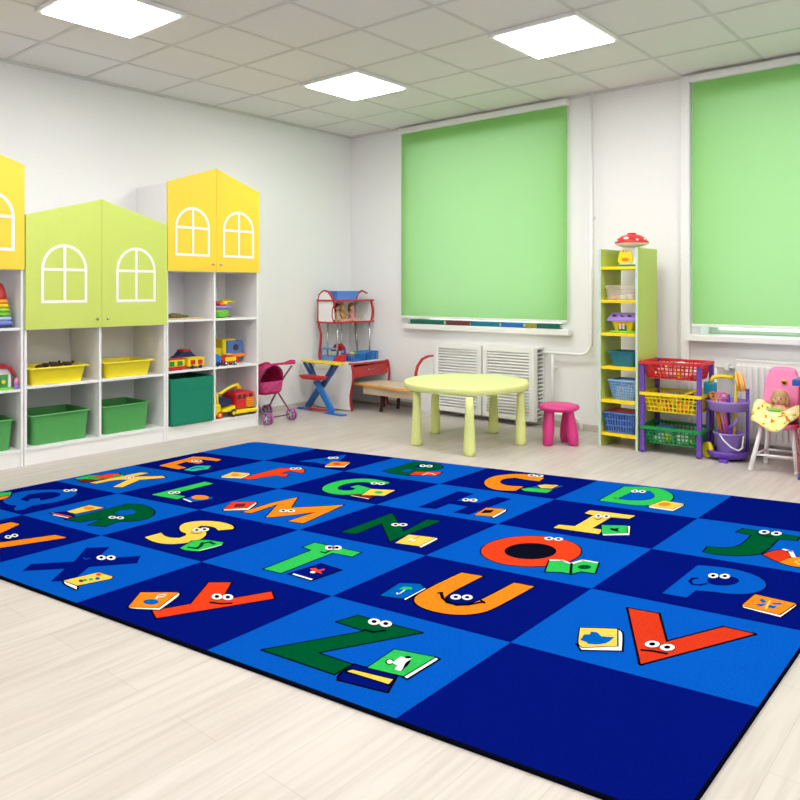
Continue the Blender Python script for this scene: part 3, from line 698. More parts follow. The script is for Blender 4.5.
# ================================================================ BENCH
t = thing('low_bench', 'low pale bench with an orange front edge tucked under the desk', 'bench', (.95, -.3, 0))
fr = [(.50, -.50), (.70, -.505), (.88, -.515), (1.05, -.54), (1.17, -.545), (1.262, -.54)]
MB().prism([(.50, -.12)]+fr+[(1.262, -.12)], 'z', .256, .27, BEECH).build('seat', t)
e = MB(); ribbon(e, fr, 'z', .253, .273, ORNG, .004); e.build('seat_edging', t)
MB().box(.62, 1.262, -.47, -.455, .17, .255, BEECH).build('apron', t)
p = MB().prism([(-.46, .0), (-.20, .0), (-.20, .562), (-.27, .562), (-.35, .54), (-.42, .48), (-.445, .42), (-.45, .27)], 'x', 1.272, 1.288, WHITE).build('end_panel', t)
e = MB(); ribbon(e, [(-.455, .0), (-.455, .3), (-.45, .42), (-.425, .485), (-.355, .545), (-.27, .565), (-.20, .565)], 'x', 1.268, 1.292, REDW, .008); e.build('edging', p)
for x, y in ((.80, -.40), (.80, -.14), (.62, -.16)):
    b = MB(); b.prism([(y-.02, 0), (y+.012, 0), (y+.02, .12), (y+.012, .255), (y-.02, .255), (y-.008, .12)], 'x', x-.009, x+.009, DBR); b.build('leg', t)

# ================================================================ ROUND TABLE + STOOL
cx, cy = 2.240, -1.00
t = thing('round_table', 'low pale lime round children table on five tapered legs', 'table', (cx, cy, 0))
MB().lathe([(.46, .42), (.487, .424), (.495, .432), (.497, .468), (.49, .477), (.478, .48)], (cx, cy, 0), TBL, n=72).build('tabletop', t)
for (x, y) in ((2.056, -1.395), (2.575, -1.43), (2.666, -.875), (2.239, -.60), (1.872, -.925)):
    MB().lathe([(.034, 0), (.043, .003), (.0445, .03), (.040, .15), (.031, .32), (.026, .4195)], (x, y, 0), TBL, n=24).build('leg', t)
sx, sy = 2.868, -.642
t = thing('round_stool', 'small magenta round stool with bulging legs', 'stool', (sx, sy, 0))
MB().lathe([(.09, .262), (.14, .266), (.157, .277), (.161, .290), (.153, .303), (.125, .311), (.08, .314), (.02, .314)], (sx, sy, 0), PINK, n=40).build('seat', t)
for sg in (-1, 1):
    for dd in (-.075, .075):
        v = RT*(sg*(.102 if dd < 0 else .066))+FW*dd; vt = RT*(sg*.075)+FW*dd*.75
        b = MB(); n_ = 14; R = None
        prof = [(0, .026), (.004, .034), (.05, .042), (.12, .0435), (.19, .036), (.262, .028)]
        for k in range(len(prof)-1):
            z0, r0 = prof[k]; z1, r1 = prof[k+1]
            p = Vector((sx, sy, 0))+v*(1-z0/.262)+vt*(z0/.262); q = Vector((sx, sy, 0))+v*(1-z1/.262)+vt*(z1/.262)
            i = b.mi(PINK)
            A = [b.bm.verts.new((p.x+r0*math.cos(2*PI*j/16), p.y+r0*math.sin(2*PI*j/16), z0)) for j in range(16)]
            B = [b.bm.verts.new((q.x+r1*math.cos(2*PI*j/16), q.y+r1*math.sin(2*PI*j/16), z1)) for j in range(16)]
            for j in range(16): b._f([A[j], A[(j+1) % 16], B[(j+1) % 16], B[j]], i, True)
            if k == 0: b._f(A[::-1], i)
        bmesh.ops.remove_doubles(b.bm, verts=b.bm.verts, dist=1e-5)
        b.build('leg', t)

# ================================================================ SHELF TOWER
SX0, SX1, SY0, SY1 = 3.140, 3.450, -.51, -.14
t = thing('shelf_tower', 'narrow lime green open shelf tower with yellow shelves', 'shelf', (3.3, -.33, 0))
for (a, b_) in ((SX0, SX0+.016), (SX1-.016, SX1)):
    p = MB().box(a, b_, SY0, SY1, 0, 1.515, LIME).build('side_panel', t)
    MB().box(a-.0005, b_+.0005, SY0-.0035, SY0-.0002, 0, 1.5155, LIMEED).build('edging', p)
SZ = [.109, .361, .616, .871, 1.123, 1.376]
for z in SZ: MB().box(SX0+.0165, SX1-.0165, SY0+.004, SY1, z-.022, z, YELS).build('shelf', t, bevel=.001)
MB().box(SX0+.0165, SX1-.0165, SY1-.010, SY1-.001, 1.3765, 1.515, LIME).build('back_rail', t)
xm = (SX0+SX1)/2
# mushroom toy
z = SZ[5]+.0006
t = thing('mushroom_toy', 'toy mushroom with a spotted red cap on top of the shelf tower', 'toy', (xm+.02, -.37, z)); mc = (xm+.048, -.37, z)
MB().loft([(.085, .07, 0), (.085, .07, .016)], mc, GRNP, rad=.03).build('base', t)
MB().loft([(.082, .068, .0165), (.075, .06, .06), (.066, .055, .12), (.06, .05, .15)], mc, PLASTW, rad=.035, k=6).build('stem', t)
MB().loft([(.055, .006, .03), (.06, .006, .05), (.05, .006, .10), (.03, .006, .128)], (mc[0]-.02, mc[1]-.0685, mc[2]), YELP, rad=.005).ball((mc[0]-.02, mc[1]-.075, mc[2]+.055), .02, ORGP, (1.5, .3, .7)).build('front_panel', t)
MB().ball((mc[0]-.03, mc[1]-.076, mc[2]+.12), .010, PLASTW, (.7, .4, 1.3)).ball((mc[0]-.002, mc[1]-.076, mc[2]+.12), .010, PLASTW, (.7, .4, 1.3)).ball((mc[0]-.03, mc[1]-.0805, mc[2]+.118), .005, PURP, (.7, .4, 1.3)).ball((mc[0]-.002, mc[1]-.0805, mc[2]+.118), .005, PURP, (.7, .4, 1.3)).build('eyes', t)
cap = MB().lathe([(.06, .151, CREAM), (.10, .162, CREAM), (.128, .178, REDP), (.126, .186), (.105, .215), (.07, .238), (.034, .247)], mc, REDP, n=36); cap.mats.append(REDP) if REDP not in cap.mats else None
cap = cap.build('cap', t)
MB().lathe([(.034, .2468), (.034, .256), (.027, .259)], mc, REDP).build('cap_button', t)
b = MB()
for a, zz, rr in ((-PI/2, .212, .022), (-PI/2-.7, .195, .012), (-PI/2+.75, .20, .014), (-PI/2+.35, .188, .008), (-PI/2+1.4, .205, .016), (-PI/2-1.3, .21, .016)):
    r = .104 if zz > .2 else .116; b.ball((mc[0]+r*math.cos(a), mc[1]+r*math.sin(a), mc[2]+zz), rr, CREAM, (1, .5, .6))
b.build('cap_spots', t)
# clear box
z = SZ[4]+.0006
t = thing('lidded_box', 'clear plastic lidded box with pale contents on the shelf tower', 'box', (xm, -.36, z)); MK = milky('milky plastic', (236, 224, 214), .25)
MB().loft([(.108, .10, 0), (.118, .11, .085), (.115, .107, .085), (.105, .097, .004)], (xm+.002, -.375, z), MK, rad=.02).build('box_body', t)
MB().loft([(.123, .115, .086), (.123, .115, .10), (.115, .107, .112)], (xm+.002, -.375, z), MK, rad=.02).build('lid', t)
for k, (dx, m, lb) in enumerate(((-.06, AMB, 'amber'), (0, mat('mint', (200, 232, 205), .5), 'mint'), (.06, PLASTW, 'white'))):
    tag(MB().box(xm+dx-.018, xm+dx+.03, -.44, -.36, z+.0045, z+.03+.006*k, m).build('toy_block', bevel=.005), lb+' toy block inside the clear lidded box', 'toy block')
# shape sorter house
z = SZ[3]+.0006
t = thing('shape_sorter', 'shape sorter toy house with lavender lid and yellow walls', 'toy', (xm, -.36, z)); c_ = (xm+.01, -.38, z)
MB().loft([(.105, .085, 0), (.11, .09, .008), (.105, .085, .015)], c_, LIMP, rad=.03).build('base', t)
MB().loft([(.07, .06, .0155), (.09, .075, .09)], c_, YELP, rad=.02).build('house_wall', t)
MB().box(c_[0]-.03, c_[0]+.03, c_[1]-.078, c_[1]-.066, z+.016, z+.06, GRNP).build('door', t)
MB().box(c_[0]-.02, c_[0]-.005, c_[1]-.085, c_[1]-.079, z+.03, z+.072, LPNK).box(c_[0]+.005, c_[0]+.02, c_[1]-.085, c_[1]-.079, z+.03, z+.072, LPNK).build('shutter', t)
MB().loft([(.118, .10, .091), (.118, .10, .10), (.095, .05, .152)], c_, LAV, rad=.012).build('lid', t)
b = MB()
for dx in (-.06, 0, .06): b.tube((c_[0]+dx, c_[1]-.076, z+.1265), (c_[0]+dx, c_[1]-.0785, z+.1245), .018, NAVY, n=3 if dx == 0 else 8)
b.build('shape_holes', t)
# baskets
z = SZ[2]+.0006
t = thing('plastic_basin', 'translucent teal plastic basin on the shelf tower', 'basin', (xm, -.36, z)); TT = milky('teal translucent', (28, 120, 145), .88)
MB().loft([(.085, .08, 0), (.11, .105, .105), (.118, .113, .108), (.118, .113, .115), (.106, .10, .115), (.08, .075, .006)], (xm+.012, -.375, z), TT, rad=.03, k=6).build('basin_body', t)
z = SZ[1]+.0006
basket('plastic_basket', 'light blue lattice basket on the second lowest tower shelf', 'basket', (xm+.02, -.38, z), .22, .20, .145, LBLP, 9, 7, 8, .03, .004, .009, 'tower baskets')
z = SZ[0]+.0006
basket('plastic_basket', 'blue lattice basket with a red rim on the lowest tower shelf', 'basket', (xm, -.375, z), .25, .23, .15, mat('steel blue plastic', (70, 110, 185), .4), 11, 3, 8, .020, .008, .009, 'tower baskets', bm_=None)
tag(MB().loft([(.10, .09, 0), (.118, .105, .008), (.112, .10, .008)], (xm, -.375, z+.155), REDP, rad=.02).build('red_tray'), 'red tray resting in the blue basket on the lowest tower shelf', 'tray')
tag(MB().loft([(.07, .06, 0), (.075, .065, .03), (.07, .06, .09)], (xm+.02, -.38, z+.0075+.252), PLASTW, rad=.02).build('cloth_bundle'), 'white cloth bundle inside the light blue lattice basket', 'cloth')

# ================================================================ TROLLEY CART
t = thing('basket_trolley', 'purple framed three tier trolley holding red, yellow and green baskets', 'trolley', (3.70, -.34, 0))
X0, X1, Y0, Y1 = 3.497, 3.905, -.50, -.20
def post(x, y): 
    p = MB().loft([(.0165, .0165, .035, .008), (.016, .016, .672, .008)], (x, y, 0), PURP, k=3).build('post', t, bevel=0)
    MB().ball((x, y, .0225), .0225, PURP, (1.1, 1.1, 1), 12).build('caster', p)
# the cart stands slightly askew: front right post nearer the camera
PF = [(3.483, -.50), (3.885, -.475), (3.882, -.20), (3.477, -.20)]
for p in PF: post(*p)
def tier(z, h, m, name):
    ins = .012; c = [Vector((sum(p[0] for p in PF)/4, sum(p[1] for p in PF)/4))]; P4 = [Vector(p) for p in PF]
    out = [c[0]+(p-c[0])*1.0+(p-c[0]).normalized()*(.01) for p in P4]; out[0].y -= .012; out[1].y -= .012
    bot = [c[0]+(p-c[0])*.84 for p in P4]
    b = MB()
    for k in range(4):
        kk = (k+1) % 4; a = bot[k]; b_ = bot[kk]; u = c[0]+(out[k]-c[0])*.94; v = c[0]+(out[kk]-c[0])*.94
        lattice(b, (a.x, a.y, z-h+.004), (b_.x, b_.y, z-h+.004), (v.x, v.y, z-.004), (u.x, u.y, z-.004), 13 if k % 2 == 0 else 8, 4, .0058, m)
    b.prism([(p.x, p.y) for p in bot], 'z', z-h, z-h+.005, m); r = b.build(name, t)
    rm = MB()
    for k in range(4):
        kk = (k+1) % 4; p = out[k]; q = out[kk]
        d = (q-p).normalized(); nn = Vector((-d.y, d.x))*.012; rm.prism([p-nn*.9, q-nn*.9, q+nn*.9, p+nn*.9], 'z', z-.014, z+.008, m)
    rm.build('rim', r)
    return c[0], z-h+.0055
c_, zr = tier(.668, .12, REDP, 'red_basket'); _, zy = tier(.44, .135, YELP, 'yellow_basket'); _, zg = tier(.192, .12, GRNP, 'green_basket')
ms = [(PLASTW, 'white'), (ORGP, 'orange'), (REDP, 'red'), (YELP, 'yellow'), (LPNK, 'pink'), (PURP, 'purple'), (GRNP, 'green')]
def fill(cc, z, cols, n, nm, grp, wh):
    k = 0
    for j in range(n):
        u = (j % 7-3)*.044; v = (j//7-.9)*.075; mm, cn = cols[j % len(cols)]; s = .019+.004*(j % 3)
        x, y = cc.x+u+.01*(v > 0), cc.y+v
        b = MB()
        if j % 3 == 0: b.ball((x, y, z+s+.001), s, mm, (1, 1, 1), 10)
        elif j % 3 == 1: b.box(x-s*.9, x+s*.9, y-s, y+s, z+.0005, z+s*2.6, mm)
        else: b.lathe([(s*.6, 0), (s, .01), (s, s*1.6), (s*.5, s*2.2), (s*.5, s*2.8)], (x, y, z+.0005), mm, n=12)
        tag(b.build(nm, bevel=.003 if j % 3 == 1 else 0), 'small %s toy among the toys in the %s' % (cn, wh), 'toy', grp)
fill(c_, zr, [ms[0], ms[1], ms[4], ms[0], ms[3]], 21, 'small_toy', 'small toys in the red basket', 'red trolley basket')
fill(c_, zy, [ms[1], ms[3], ms[2], ms[6], ms[1]], 14, 'small_toy', 'small toys in the yellow basket', 'yellow trolley basket')
fill(c_, zg, [ms[0], ms[0], ms[3], ms[5]], 10, 'small_toy', 'small toys in the green basket', 'green trolley basket')
tag(MB().ball((c_.x+.03, c_.y+.0, zr+.095), .03, PLASTW, (1.5, 1, .75)).build('plush_toy'), 'white round plush lying on top of the red basket', 'toy')
tag(MB().ball((c_.x+.10, c_.y-.02, zy+.10), .045, mat('black cloth', (26, 26, 44), .9), (1.4, 1, .75)).build('cloth_bundle'), 'crumpled dark cloth on the right side of the yellow basket', 'cloth')
tag(MB().loft([(.06, .05, 0), (.066, .056, .012), (.06, .05, .045)], (c_.x-.08, c_.y-.01, zg+.062), BLUP, rad=.02).build('toy_case'), 'blue rounded toy case on the left in the green basket', 'toy')

# ================================================================ CLEANING TROLLEY
mx_, my_ = 4.03, -.325
t = thing('cleaning_trolley', 'round purple toy cleaning trolley with a yellow wheel', 'toy trolley', (mx_, my_, 0))
MB().lathe([(.115, .018), (.136, .022), (.142, .05), (.14, .065), (.126, .065), (.118, .04)], (mx_, my_, 0), PURP, n=36).build('base_tray', t)
MB().box(mx_-.01, mx_+.05, my_-.17, my_-.12, 0, .02, PURP).build('foot', t, bevel=.004); MB().box(mx_-.02, mx_+.02, my_+.1, my_+.14, 0, .02, PURP).build('foot', t, bevel=.004)
for a in (2.65, -.05, 1.3):
    x, y = mx_+.133*math.cos(a+.5), my_+.133*math.sin(a+.5); MB().tube((x, y, .05), (x, y, .44 if a != -.05 else .50), .012, PURP).build('post', t)
MB().lathe([(.120, .345), (.134, .35), (.142, .40), (.147, .405), (.147, .417), (.137, .417), (.128, .36), (.120, .355)], (mx_, my_, 0), LAV, n=36).build('top_ring', t)
b = MB(); b.tube((3.905, -.395, .058), (3.925, -.375, .058), .056, YELP, n=24); b.build('wheel', t)
MB().tube((3.926, -.374, .058), (3.935, -.355, .05), .01, PURP).build('axle', t)
t = thing('toy_bucket', 'lavender toy bucket with a white handle inside the trolley', 'bucket', (mx_+.01, my_-.02, .0405)); c_ = (mx_+.015, my_-.02, .0405)
MB().lathe([(.07, 0), (.074, .01), (.098, .14), (.104, .143), (.104, .153), (.095, .153), (.07, .014)], c_, LAV, n=30).build('bucket_body', t)
MB().path([(c_[0]-.03, c_[1]-.10, .19), (c_[0]+.0, c_[1]-.12, .155), (c_[0]+.05, c_[1]-.115, .11), (c_[0]+.09, c_[1]-.09, .088), (c_[0]+.105, c_[1]-.05, .10), (c_[0]+.103, c_[1]-.02, .18)], .0055, PLASTW).build('handle', t)
t = thing('toy_dustpan', 'purple toy dustpan sticking out of the lavender bucket', 'dustpan', (c_[0], c_[1], .15))
MB().prism([(-.05, .15), (.04, .15), (.05, .26), (-.02, .28)], 'x', 0, .006, PURP).build('pan', t) if 0 else MB().box(c_[0]-.05, c_[0]+.03, c_[1]-.01, c_[1]-.002, .10, .245, PURP).build('pan', t, bevel=.003)
MB().path([(c_[0]-.01, c_[1]-.006, .22), (c_[0]+.04, c_[1]-.02, .25), (c_[0]+.075, c_[1]-.03, .31)], .011, LAV).build('handle', t)
t = thing('toy_mop', 'yellow toy mop with an orange and yellow head upright in the trolley', 'mop', (mx_+.07, my_, .22))
MB().path([(mx_+.055, my_-.03, .14), (mx_+.06, my_+.01, .575)], .0095, YELP).build('pole', t)
b = MB()
for k in range(12):
    a = k*PI/6; b.path([(mx_+.06, my_+.01, .625), (mx_+.075+.02*math.cos(a), my_+.02*math.sin(a), .60), (mx_+.09+.025*math.cos(a), my_-.01+.03*math.sin(a), .55), (mx_+.10+.02*math.cos(a), my_-.01+.03*math.sin(a), .49)], .007, (ORGP if k % 3 == 0 else mat('straw', (236, 200, 110), .8)), 6)
b.build('mop_head', t); MB().ball((mx_+.06, my_+.01, .59), .020, GRNP).build('clip', t)
t = thing('toy_broom', 'yellow bent-handled toy broom with a teal block head', 'broom', (mx_-.1, my_, .3))
MB().path([(mx_+.035, my_+.035, .575), (mx_-.05, my_+.02, .58), (mx_-.095, my_-.01, .57), (mx_-.105, my_-.03, .54)], .014, YELP).build('handle', t)
MB().box(mx_-.145, mx_-.065, my_-.07, my_-.01, .455, .54, TEALP).build('broom_head', t, bevel=.01)
t = thing('toy_rake', 'yellow toy rake leaning out over the trolley edge', 'rake', (mx_-.1, my_, .2))
MB().path([(mx_-.26, my_-.12, .44), (mx_-.19, my_-.06, .475), (mx_-.11, my_-.04, .50)], .009, YELP).path([(mx_-.09, my_-.03, .505), (mx_-.03, my_+.03, .15)], .008, YELP).path([(mx_-.11, my_-.04, .50), (mx_-.09, my_-.03, .505)], .009, YELP).build('rake_pole', t)
for (dx, m, lb) in ((-.03, PNKP, 'pink toy brush'), (-.075, ORGP, 'orange toy brush'), (0.0, mat('magenta brush', (220, 90, 170), .5), 'magenta looped toy brush')):
    t = thing('toy_brush', lb+' leaning in the top ring of the trolley', 'brush', (mx_+dx, my_-.05, .25))
    MB().path([(mx_+.01+dx*.5, my_-.02, .16), (mx_+dx, my_-.07, .43)], .009, m).build('handle', t)
    R = Matrix.Rotation(PI/2, 3, 'X'); b = MB()
    for k in range(12):
        a = k*PI/6; a2 = (k+1)*PI/6; b.tube((mx_+dx+.022*math.cos(a), my_-.075, .452+.022*math.sin(a)), (mx_+dx+.022*math.cos(a2), my_-.075, .452+.022*math.sin(a2)), .007, m, n=6)
    b.build('brush_loop', t)

# ================================================================ DOLL HIGH CHAIR
t = thing('doll_high_chair', 'pink doll high chair with white legs', 'high chair', (4.37, -.45, 0))
fl, fr_, bl, br = (4.262, -.61), (4.53, -.56), (4.285, -.33), (4.50, -.30)
for a, tp in ((fl, (4.315, -.535, .31)), (fr_, (4.495, -.52, .31)), (bl, (4.325, -.42, .31)), (br, (4.475, -.40, .31))):
    g = MB().tube((a[0], a[1], .018), tp, .0155, PLASTW, .013).ball((a[0], a[1], .018), .018, PLASTW, n=10); g.build('leg', t)
for z, q in ((.11, 1), (.055, 0)):
    k = z/.31
    L = lambda a, tp: (a[0]+(tp[0]-a[0])*k, a[1]+(tp[1]-a[1])*k, z)
    pa, pb = (L(fl, (4.315, -.535)), L(fr_, (4.495, -.52))); pc, pd = (L(bl, (4.325, -.42)), L(br, (4.475, -.40)))
    if q: MB().tube(pa, pb, .008, PLASTW).build('crossbar', t); MB().tube(pa, pc, .007, PLASTW).build('crossbar', t); MB().tube(pb, pd, .007, PLASTW).build('crossbar', t)
    MB().tube(pc, pd, .008, PLASTW).build('crossbar', t)
MB().loft([(.085, .09, .285, .06), (.12, .12, .30, .08), (.125, .125, .325, .08), (.115, .115, .33, .08), (.10, .10, .315, .07)], (4.405, -.475, 0), PNKP, k=8).build('seat', t)
b = MB(); i = b.mi(PNKP)
def bk(u, v, off): 
    hw = .112-.010*v; x = (u-.5)*2; yy = -.415+.10*v+off-.03*(1-x*x)*0+ -.02*abs(x)**3
    return Vector((4.395+x*hw*(1-.22*max(0, v-.8)*5*abs(x)**4), yy, .31+.365*v-.03*max(0, v-.8)*5*abs(x)**4))
b.grid(lambda u, v: bk(u, v, 0), 14, 14, PNKP); b.build('backrest', t, solid=.014)
MB().tube((4.41, -.372, .575), (4.41, -.366, .58), .019, YELP, n=16).tube((4.41, -.379, .572), (4.41, -.372, .575), .010, DBR, n=10).build('round_sticker', t)
# floral cover: draped bib over the tray
COV = mat('floral yellow cotton', (238, 232, 140), .9); 
nt = COV.node_tree; vb = nt.nodes.new('ShaderNodeTexNoise'); vb.inputs['Scale'].default_value = 30; vb.inputs['Detail'].default_value = 1
tcn = nt.nodes.new('ShaderNodeTexCoord'); nt.links.new(tcn.outputs['Object'], vb.inputs['Vector'])
rp_ = nt.nodes.new('ShaderNodeValToRGB'); e_ = rp_.color_ramp.elements; e_[0].position = .34; e_[0].color = lin((206, 120, 66)); e_[1].position = .39; e_[1].color = lin((238, 230, 130))
e2 = e_.new(.58); e2.color = lin((240, 236, 160)); e3 = e_.new(.66); e3.color = lin((240, 240, 225))
nt.links.new(vb.outputs['Fac'], rp_.inputs[0]); nt.links.new(rp_.outputs[0], nt.nodes['Principled BSDF'].inputs['Base Color'])
def cover(u, v):
    a = 2*PI*u; r = .055+.105*v
    x = 4.40+r*1.0*math.cos(a); y = -.515+r*.8*math.sin(a)
    z = .405+.02*math.sin(a*2+1)*v-.055*v*v+.012*math.sin(a*5)*v
    if math.cos(a) < 0: z += .26*v*max(0, math.sin(a))*(-math.cos(a))-.015*v*(-math.cos(a))
    if math.cos(a) > .3: z += .10*v*(math.cos(a)-.3)
    if math.sin(a) < 0: z -= .04*v*(-math.sin(a))
    return Vector((x, y, z))
tag(MB().grid(cover, 48, 8, COV).build('floral_bib', solid=.004), 'yellow floral cotton bib draped over the pink high chair', 'bib')
t = thing('doll', 'blond baby doll sitting in the pink high chair', 'doll', (4.405, -.46, .34)); h = Vector((4.405, -.46, .475))
b = MB(); b.ball(h, .045, SKIN, (1, .95, 1), 18); b.lathe([(.05, -.14), (.055, -.09), (.042, -.055), (.02, -.03)], h, SKIN, n=16)
for sg in (-1, 1):
    b.ball(h+Vector((sg*.016, -.041, .006)), .005, BLK, n=8); b.path([h+Vector((sg*.04, 0, -.06)), h+Vector((sg*.07, -.03, -.075)), h+Vector((sg*.06, -.06, -.07))], .012, SKIN)
    b.ball(h+Vector((sg*.045, 0, 0)), .009, SKIN, (.5, 1, 1), 8)
b.ball(h+Vector((0, -.044, -.004)), .006, SKIN, n=8); b.ball(h+Vector((0, -.041, -.018)), .007, REDP, (1.2, .4, .5), 8); b.build('body', t)
MB().ball(h+Vector((0, .008, .012)), .049, HAIR, (1.08, .98, 1.0), 18).ball(h+Vector((-.045, .0, -.01)), .022, HAIR, (.8, 1, 1.5), 10).ball(h+Vector((.045, .0, -.01)), .022, HAIR, (.8, 1, 1.5), 10).build('hair', t)
tag(MB().loft([(.04, .025, 0), (.045, .03, .01), (.035, .02, .016)], (4.395, -.545, .402), LIMP, rad=.02).build('toy_dish'), 'small green toy dish on the floral bib', 'dish')

# ================================================================ RED PLAY CABINET at the right edge
t = thing('play_cabinet', 'red play cabinet with a blue top, cut by the right frame edge', 'cabinet', (4.85, -.45, 0))
MB().box(4.562, 5.2, -.66, -.16, .02, .595, REDP).build('body', t, bevel=.004)
MB().box(4.53, 5.24, -.70, -.14, .5955, .636, mat('royal blue plastic', (44, 84, 170), .35)).build('top', t, bevel=.006)
MB().box(4.555, 5.21, -.668, -.15, 0, .0195, mat('royal blue plastic', (44, 84, 170), .35)).build('base', t, bevel=.003)
p = MB().box(4.60, 4.88, -.666, -.6605, .06, .56, REDP).build('door', t, bevel=.002); MB().tube((4.85, -.666, .34), (4.85, -.685, .34), .012, YELP).build('knob', p)
p = MB().box(4.90, 5.18, -.666, -.6605, .06, .56, REDP).build('door', t, bevel=.002); MB().tube((4.93, -.666, .34), (4.93, -.685, .34), .012, YELP).build('knob', p)

# ================================================================ RUG
RZ = .014
def rmat(name, rgb): return mat('rug '+name, rgb, 1, spec=0, noise=.42, nscale=150, bump=.5, bscale=420)
LBm = rmat('blue', (6, 78, 172)); NVm = rmat('navy', (3, 16, 104)); BKm = rmat('black', (10, 12, 26)); GRm = rmat('green', (44, 172, 78)); DGm = rmat('dark green', (0, 76, 40))
ORm = rmat('orange', (234, 122, 26)); RDm = rmat('red', (212, 58, 26)); YLm = rmat('yellow', (236, 184, 76)); WHm = rmat('white', (222, 222, 220))
BRm = rmat('brown', (110, 34, 26)); RRm = rmat('letter red', (190, 50, 26)); MBm = rmat('mid blue', (0, 84, 165)); TEm = rmat('teal', (40, 170, 150))
GV = [[(1.043, -2.167), (1.613, -2.029), (2.252, -1.874), (2.922, -1.711), (3.625, -1.54), (4.365, -1.361), (5.119, -1.178)],
 [(1.048, -2.665), (1.617, -2.538), (2.254, -2.395), (2.922, -2.246), (3.623, -2.089), (4.36, -1.924), (5.113, -1.756)],
 [(1.053, -3.2), (1.62, -3.084), (2.256, -2.955), (2.922, -2.82), (3.621, -2.677), (4.356, -2.528), (5.106, -2.375)],
 [(1.059, -3.732), (1.624, -3.628), (2.258, -3.512), (2.922, -3.39), (3.619, -3.262), (4.351, -3.128), (5.098, -2.991)],
 [(1.064, -4.26), (1.628, -4.168), (2.26, -4.065), (2.922, -3.957), (3.617, -3.844), (4.347, -3.724), (5.091, -3.603)],
 [(1.069, -4.781), (1.632, -4.7), (2.262, -4.61), (2.922, -4.515), (3.615, -4.416), (4.342, -4.311), (5.084, -4.205)]]
rug = MB()
def cornered(r, c):
    q = [GV[r][c], GV[r][c+1], GV[r+1][c+1], GV[r+1][c]]
    k = {(0, 0): 0, (0, 5): 1, (4, 5): 2, (4, 0): 3}.get((r, c))
    if k is None: return q, []
    P, A, B = Vector(q[k]), Vector(q[k-1]), Vector(q[(k+1) % 4]); R = .07; u = (A-P).normalized()*R; v = (B-P).normalized()*R
    arc = [tuple(P+u+v-u*math.sin(a)-v*math.cos(a)) for a in [PI/2*j/5 for j in range(5, -1, -1)]]
    arc = [tuple(P+u*(1-math.sin(a))+v*(1-math.cos(a))) for a in [PI/2*j/5 for j in range(0, 6)]]
    return q[:k]+arc+q[k+1:], arc
outline = []
for r in range(5):
    for c_ in range(6):
        q, arc = cornered(r, c_); i = rug.mi(LBm if (r+c_) % 2 == 0 else NVm)
        rug._f([rug.bm.verts.new((p[0], p[1], RZ)) for p in q], i)
def edge_loop():
    L = []
    a = cornered(0, 0)[1]; L += a; L += [GV[0][k] for k in range(1, 6)]; L += cornered(0, 5)[1]; L += [GV[k][6] for k in range(1, 5)]
    L += cornered(4, 5)[1]; L += [GV[5][k] for k in range(5, 0, -1)]; L += cornered(4, 0)[1]; L += [GV[k][0] for k in range(4, 0, -1)]
    return L
L = edge_loop(); cen = Vector((3.07, -3.05)); i = rug.mi(BKm); V = []
for p in L:
    d = (Vector(p)-cen).normalized(); o = Vector(p)+d*.005
    V.append((rug.bm.verts.new((p[0], p[1], RZ)), rug.bm.verts.new((o.x, o.y, RZ-.004)), rug.bm.verts.new((o.x, o.y, .0005))))
n = len(V)
for k in range(n):
    a, b_ = V[k], V[(k+1) % n]; rug._f([a[0], b_[0], b_[1], a[1]], i); rug._f([a[1], b_[1], b_[2], a[2]], i)
rug._f([v[2] for v in V], i)
LV = .0004
def W(pt, fr):
    ox, oy, s = fr; return at(ox+pt[0]/s, oy+pt[1]/s, 2, RZ)
def fill_(P3, m, lvl):
    i = rug.mi(m); rug._f([rug.bm.verts.new((p.x, p.y, RZ+LV*lvl)) for p in P3], i)
def band(P3, wd, m, lvl, closed=True):
    i = rug.mi(m); n = len(P3)
    for k in range(n if closed else n-1):
        p = P3[k].xy; q = P3[(k+1) % n].xy; d = q-p
        if d.length < 1e-5: continue
        d.normalize(); nn = Vector((-d.y, d.x))*wd; p = p-d*wd; q = q+d*wd
        rug._f([rug.bm.verts.new((e.x, e.y, RZ+LV*lvl)) for e in (p-nn, q-nn, q+nn, p+nn)], i)
def smooth(P, n=2, lim=50):
    # corner cutting that leaves real corners alone
    keep = []
    for k in range(len(P)):
        a = (P[k]-P[k-1]).xy; b_ = (P[(k+1) % len(P)]-P[k]).xy
        keep.append(a.length < 1e-6 or b_.length < 1e-6 or math.degrees(a.angle(b_)) > lim)
    for _ in range(n):
        Q, K = [], []
        for k in range(len(P)):
            if keep[k]: Q.append(P[k]); K.append(True); continue
            Q += [P[k]*.75+P[k-1]*.25, P[k]*.75+P[(k+1) % len(P)]*.25]; K += [False, False]
        P, keep = Q, K
    return P
def poly(fr, pts, m, lvl=1, out=BKm, wd=.0075, sm=2):
    P = [W(p, fr) for p in pts]
    if sm: P = smooth(P, sm)
    if out: band(P, wd, out, lvl)
    fill_(P, m, lvl+.5)
def line(fr, pts, m, wd=.006, lvl=4): band([W(p, fr) for p in pts], wd, m, lvl, False)
def ell(fr, c, rx, ry, m, lvl=4, out=None, wd=.004, n=28):
    P = [W((c[0]+rx*math.cos(2*PI*k/n), c[1]+ry*math.sin(2*PI*k/n)), fr) for k in range(n)]
    if out: band(P, wd, out, lvl)
    fill_(P, m, lvl+.5)
def eyes(fr, *cs, rx, ry):
    for c in cs:
        ell(fr, c, rx, ry, WHm, 5, BKm, .002); ell(fr, (c[0], c[1]), rx*.42, ry*.5, BKm, 6.5)
A = [(0, 430, 6.667), (100, 430, 6.667), (200, 430, 6.667), (300, 430, 6.667), (400, 430, 6.667), (500, 430, 6.667), (600, 430, 6.667), (690, 460, 7.273)]
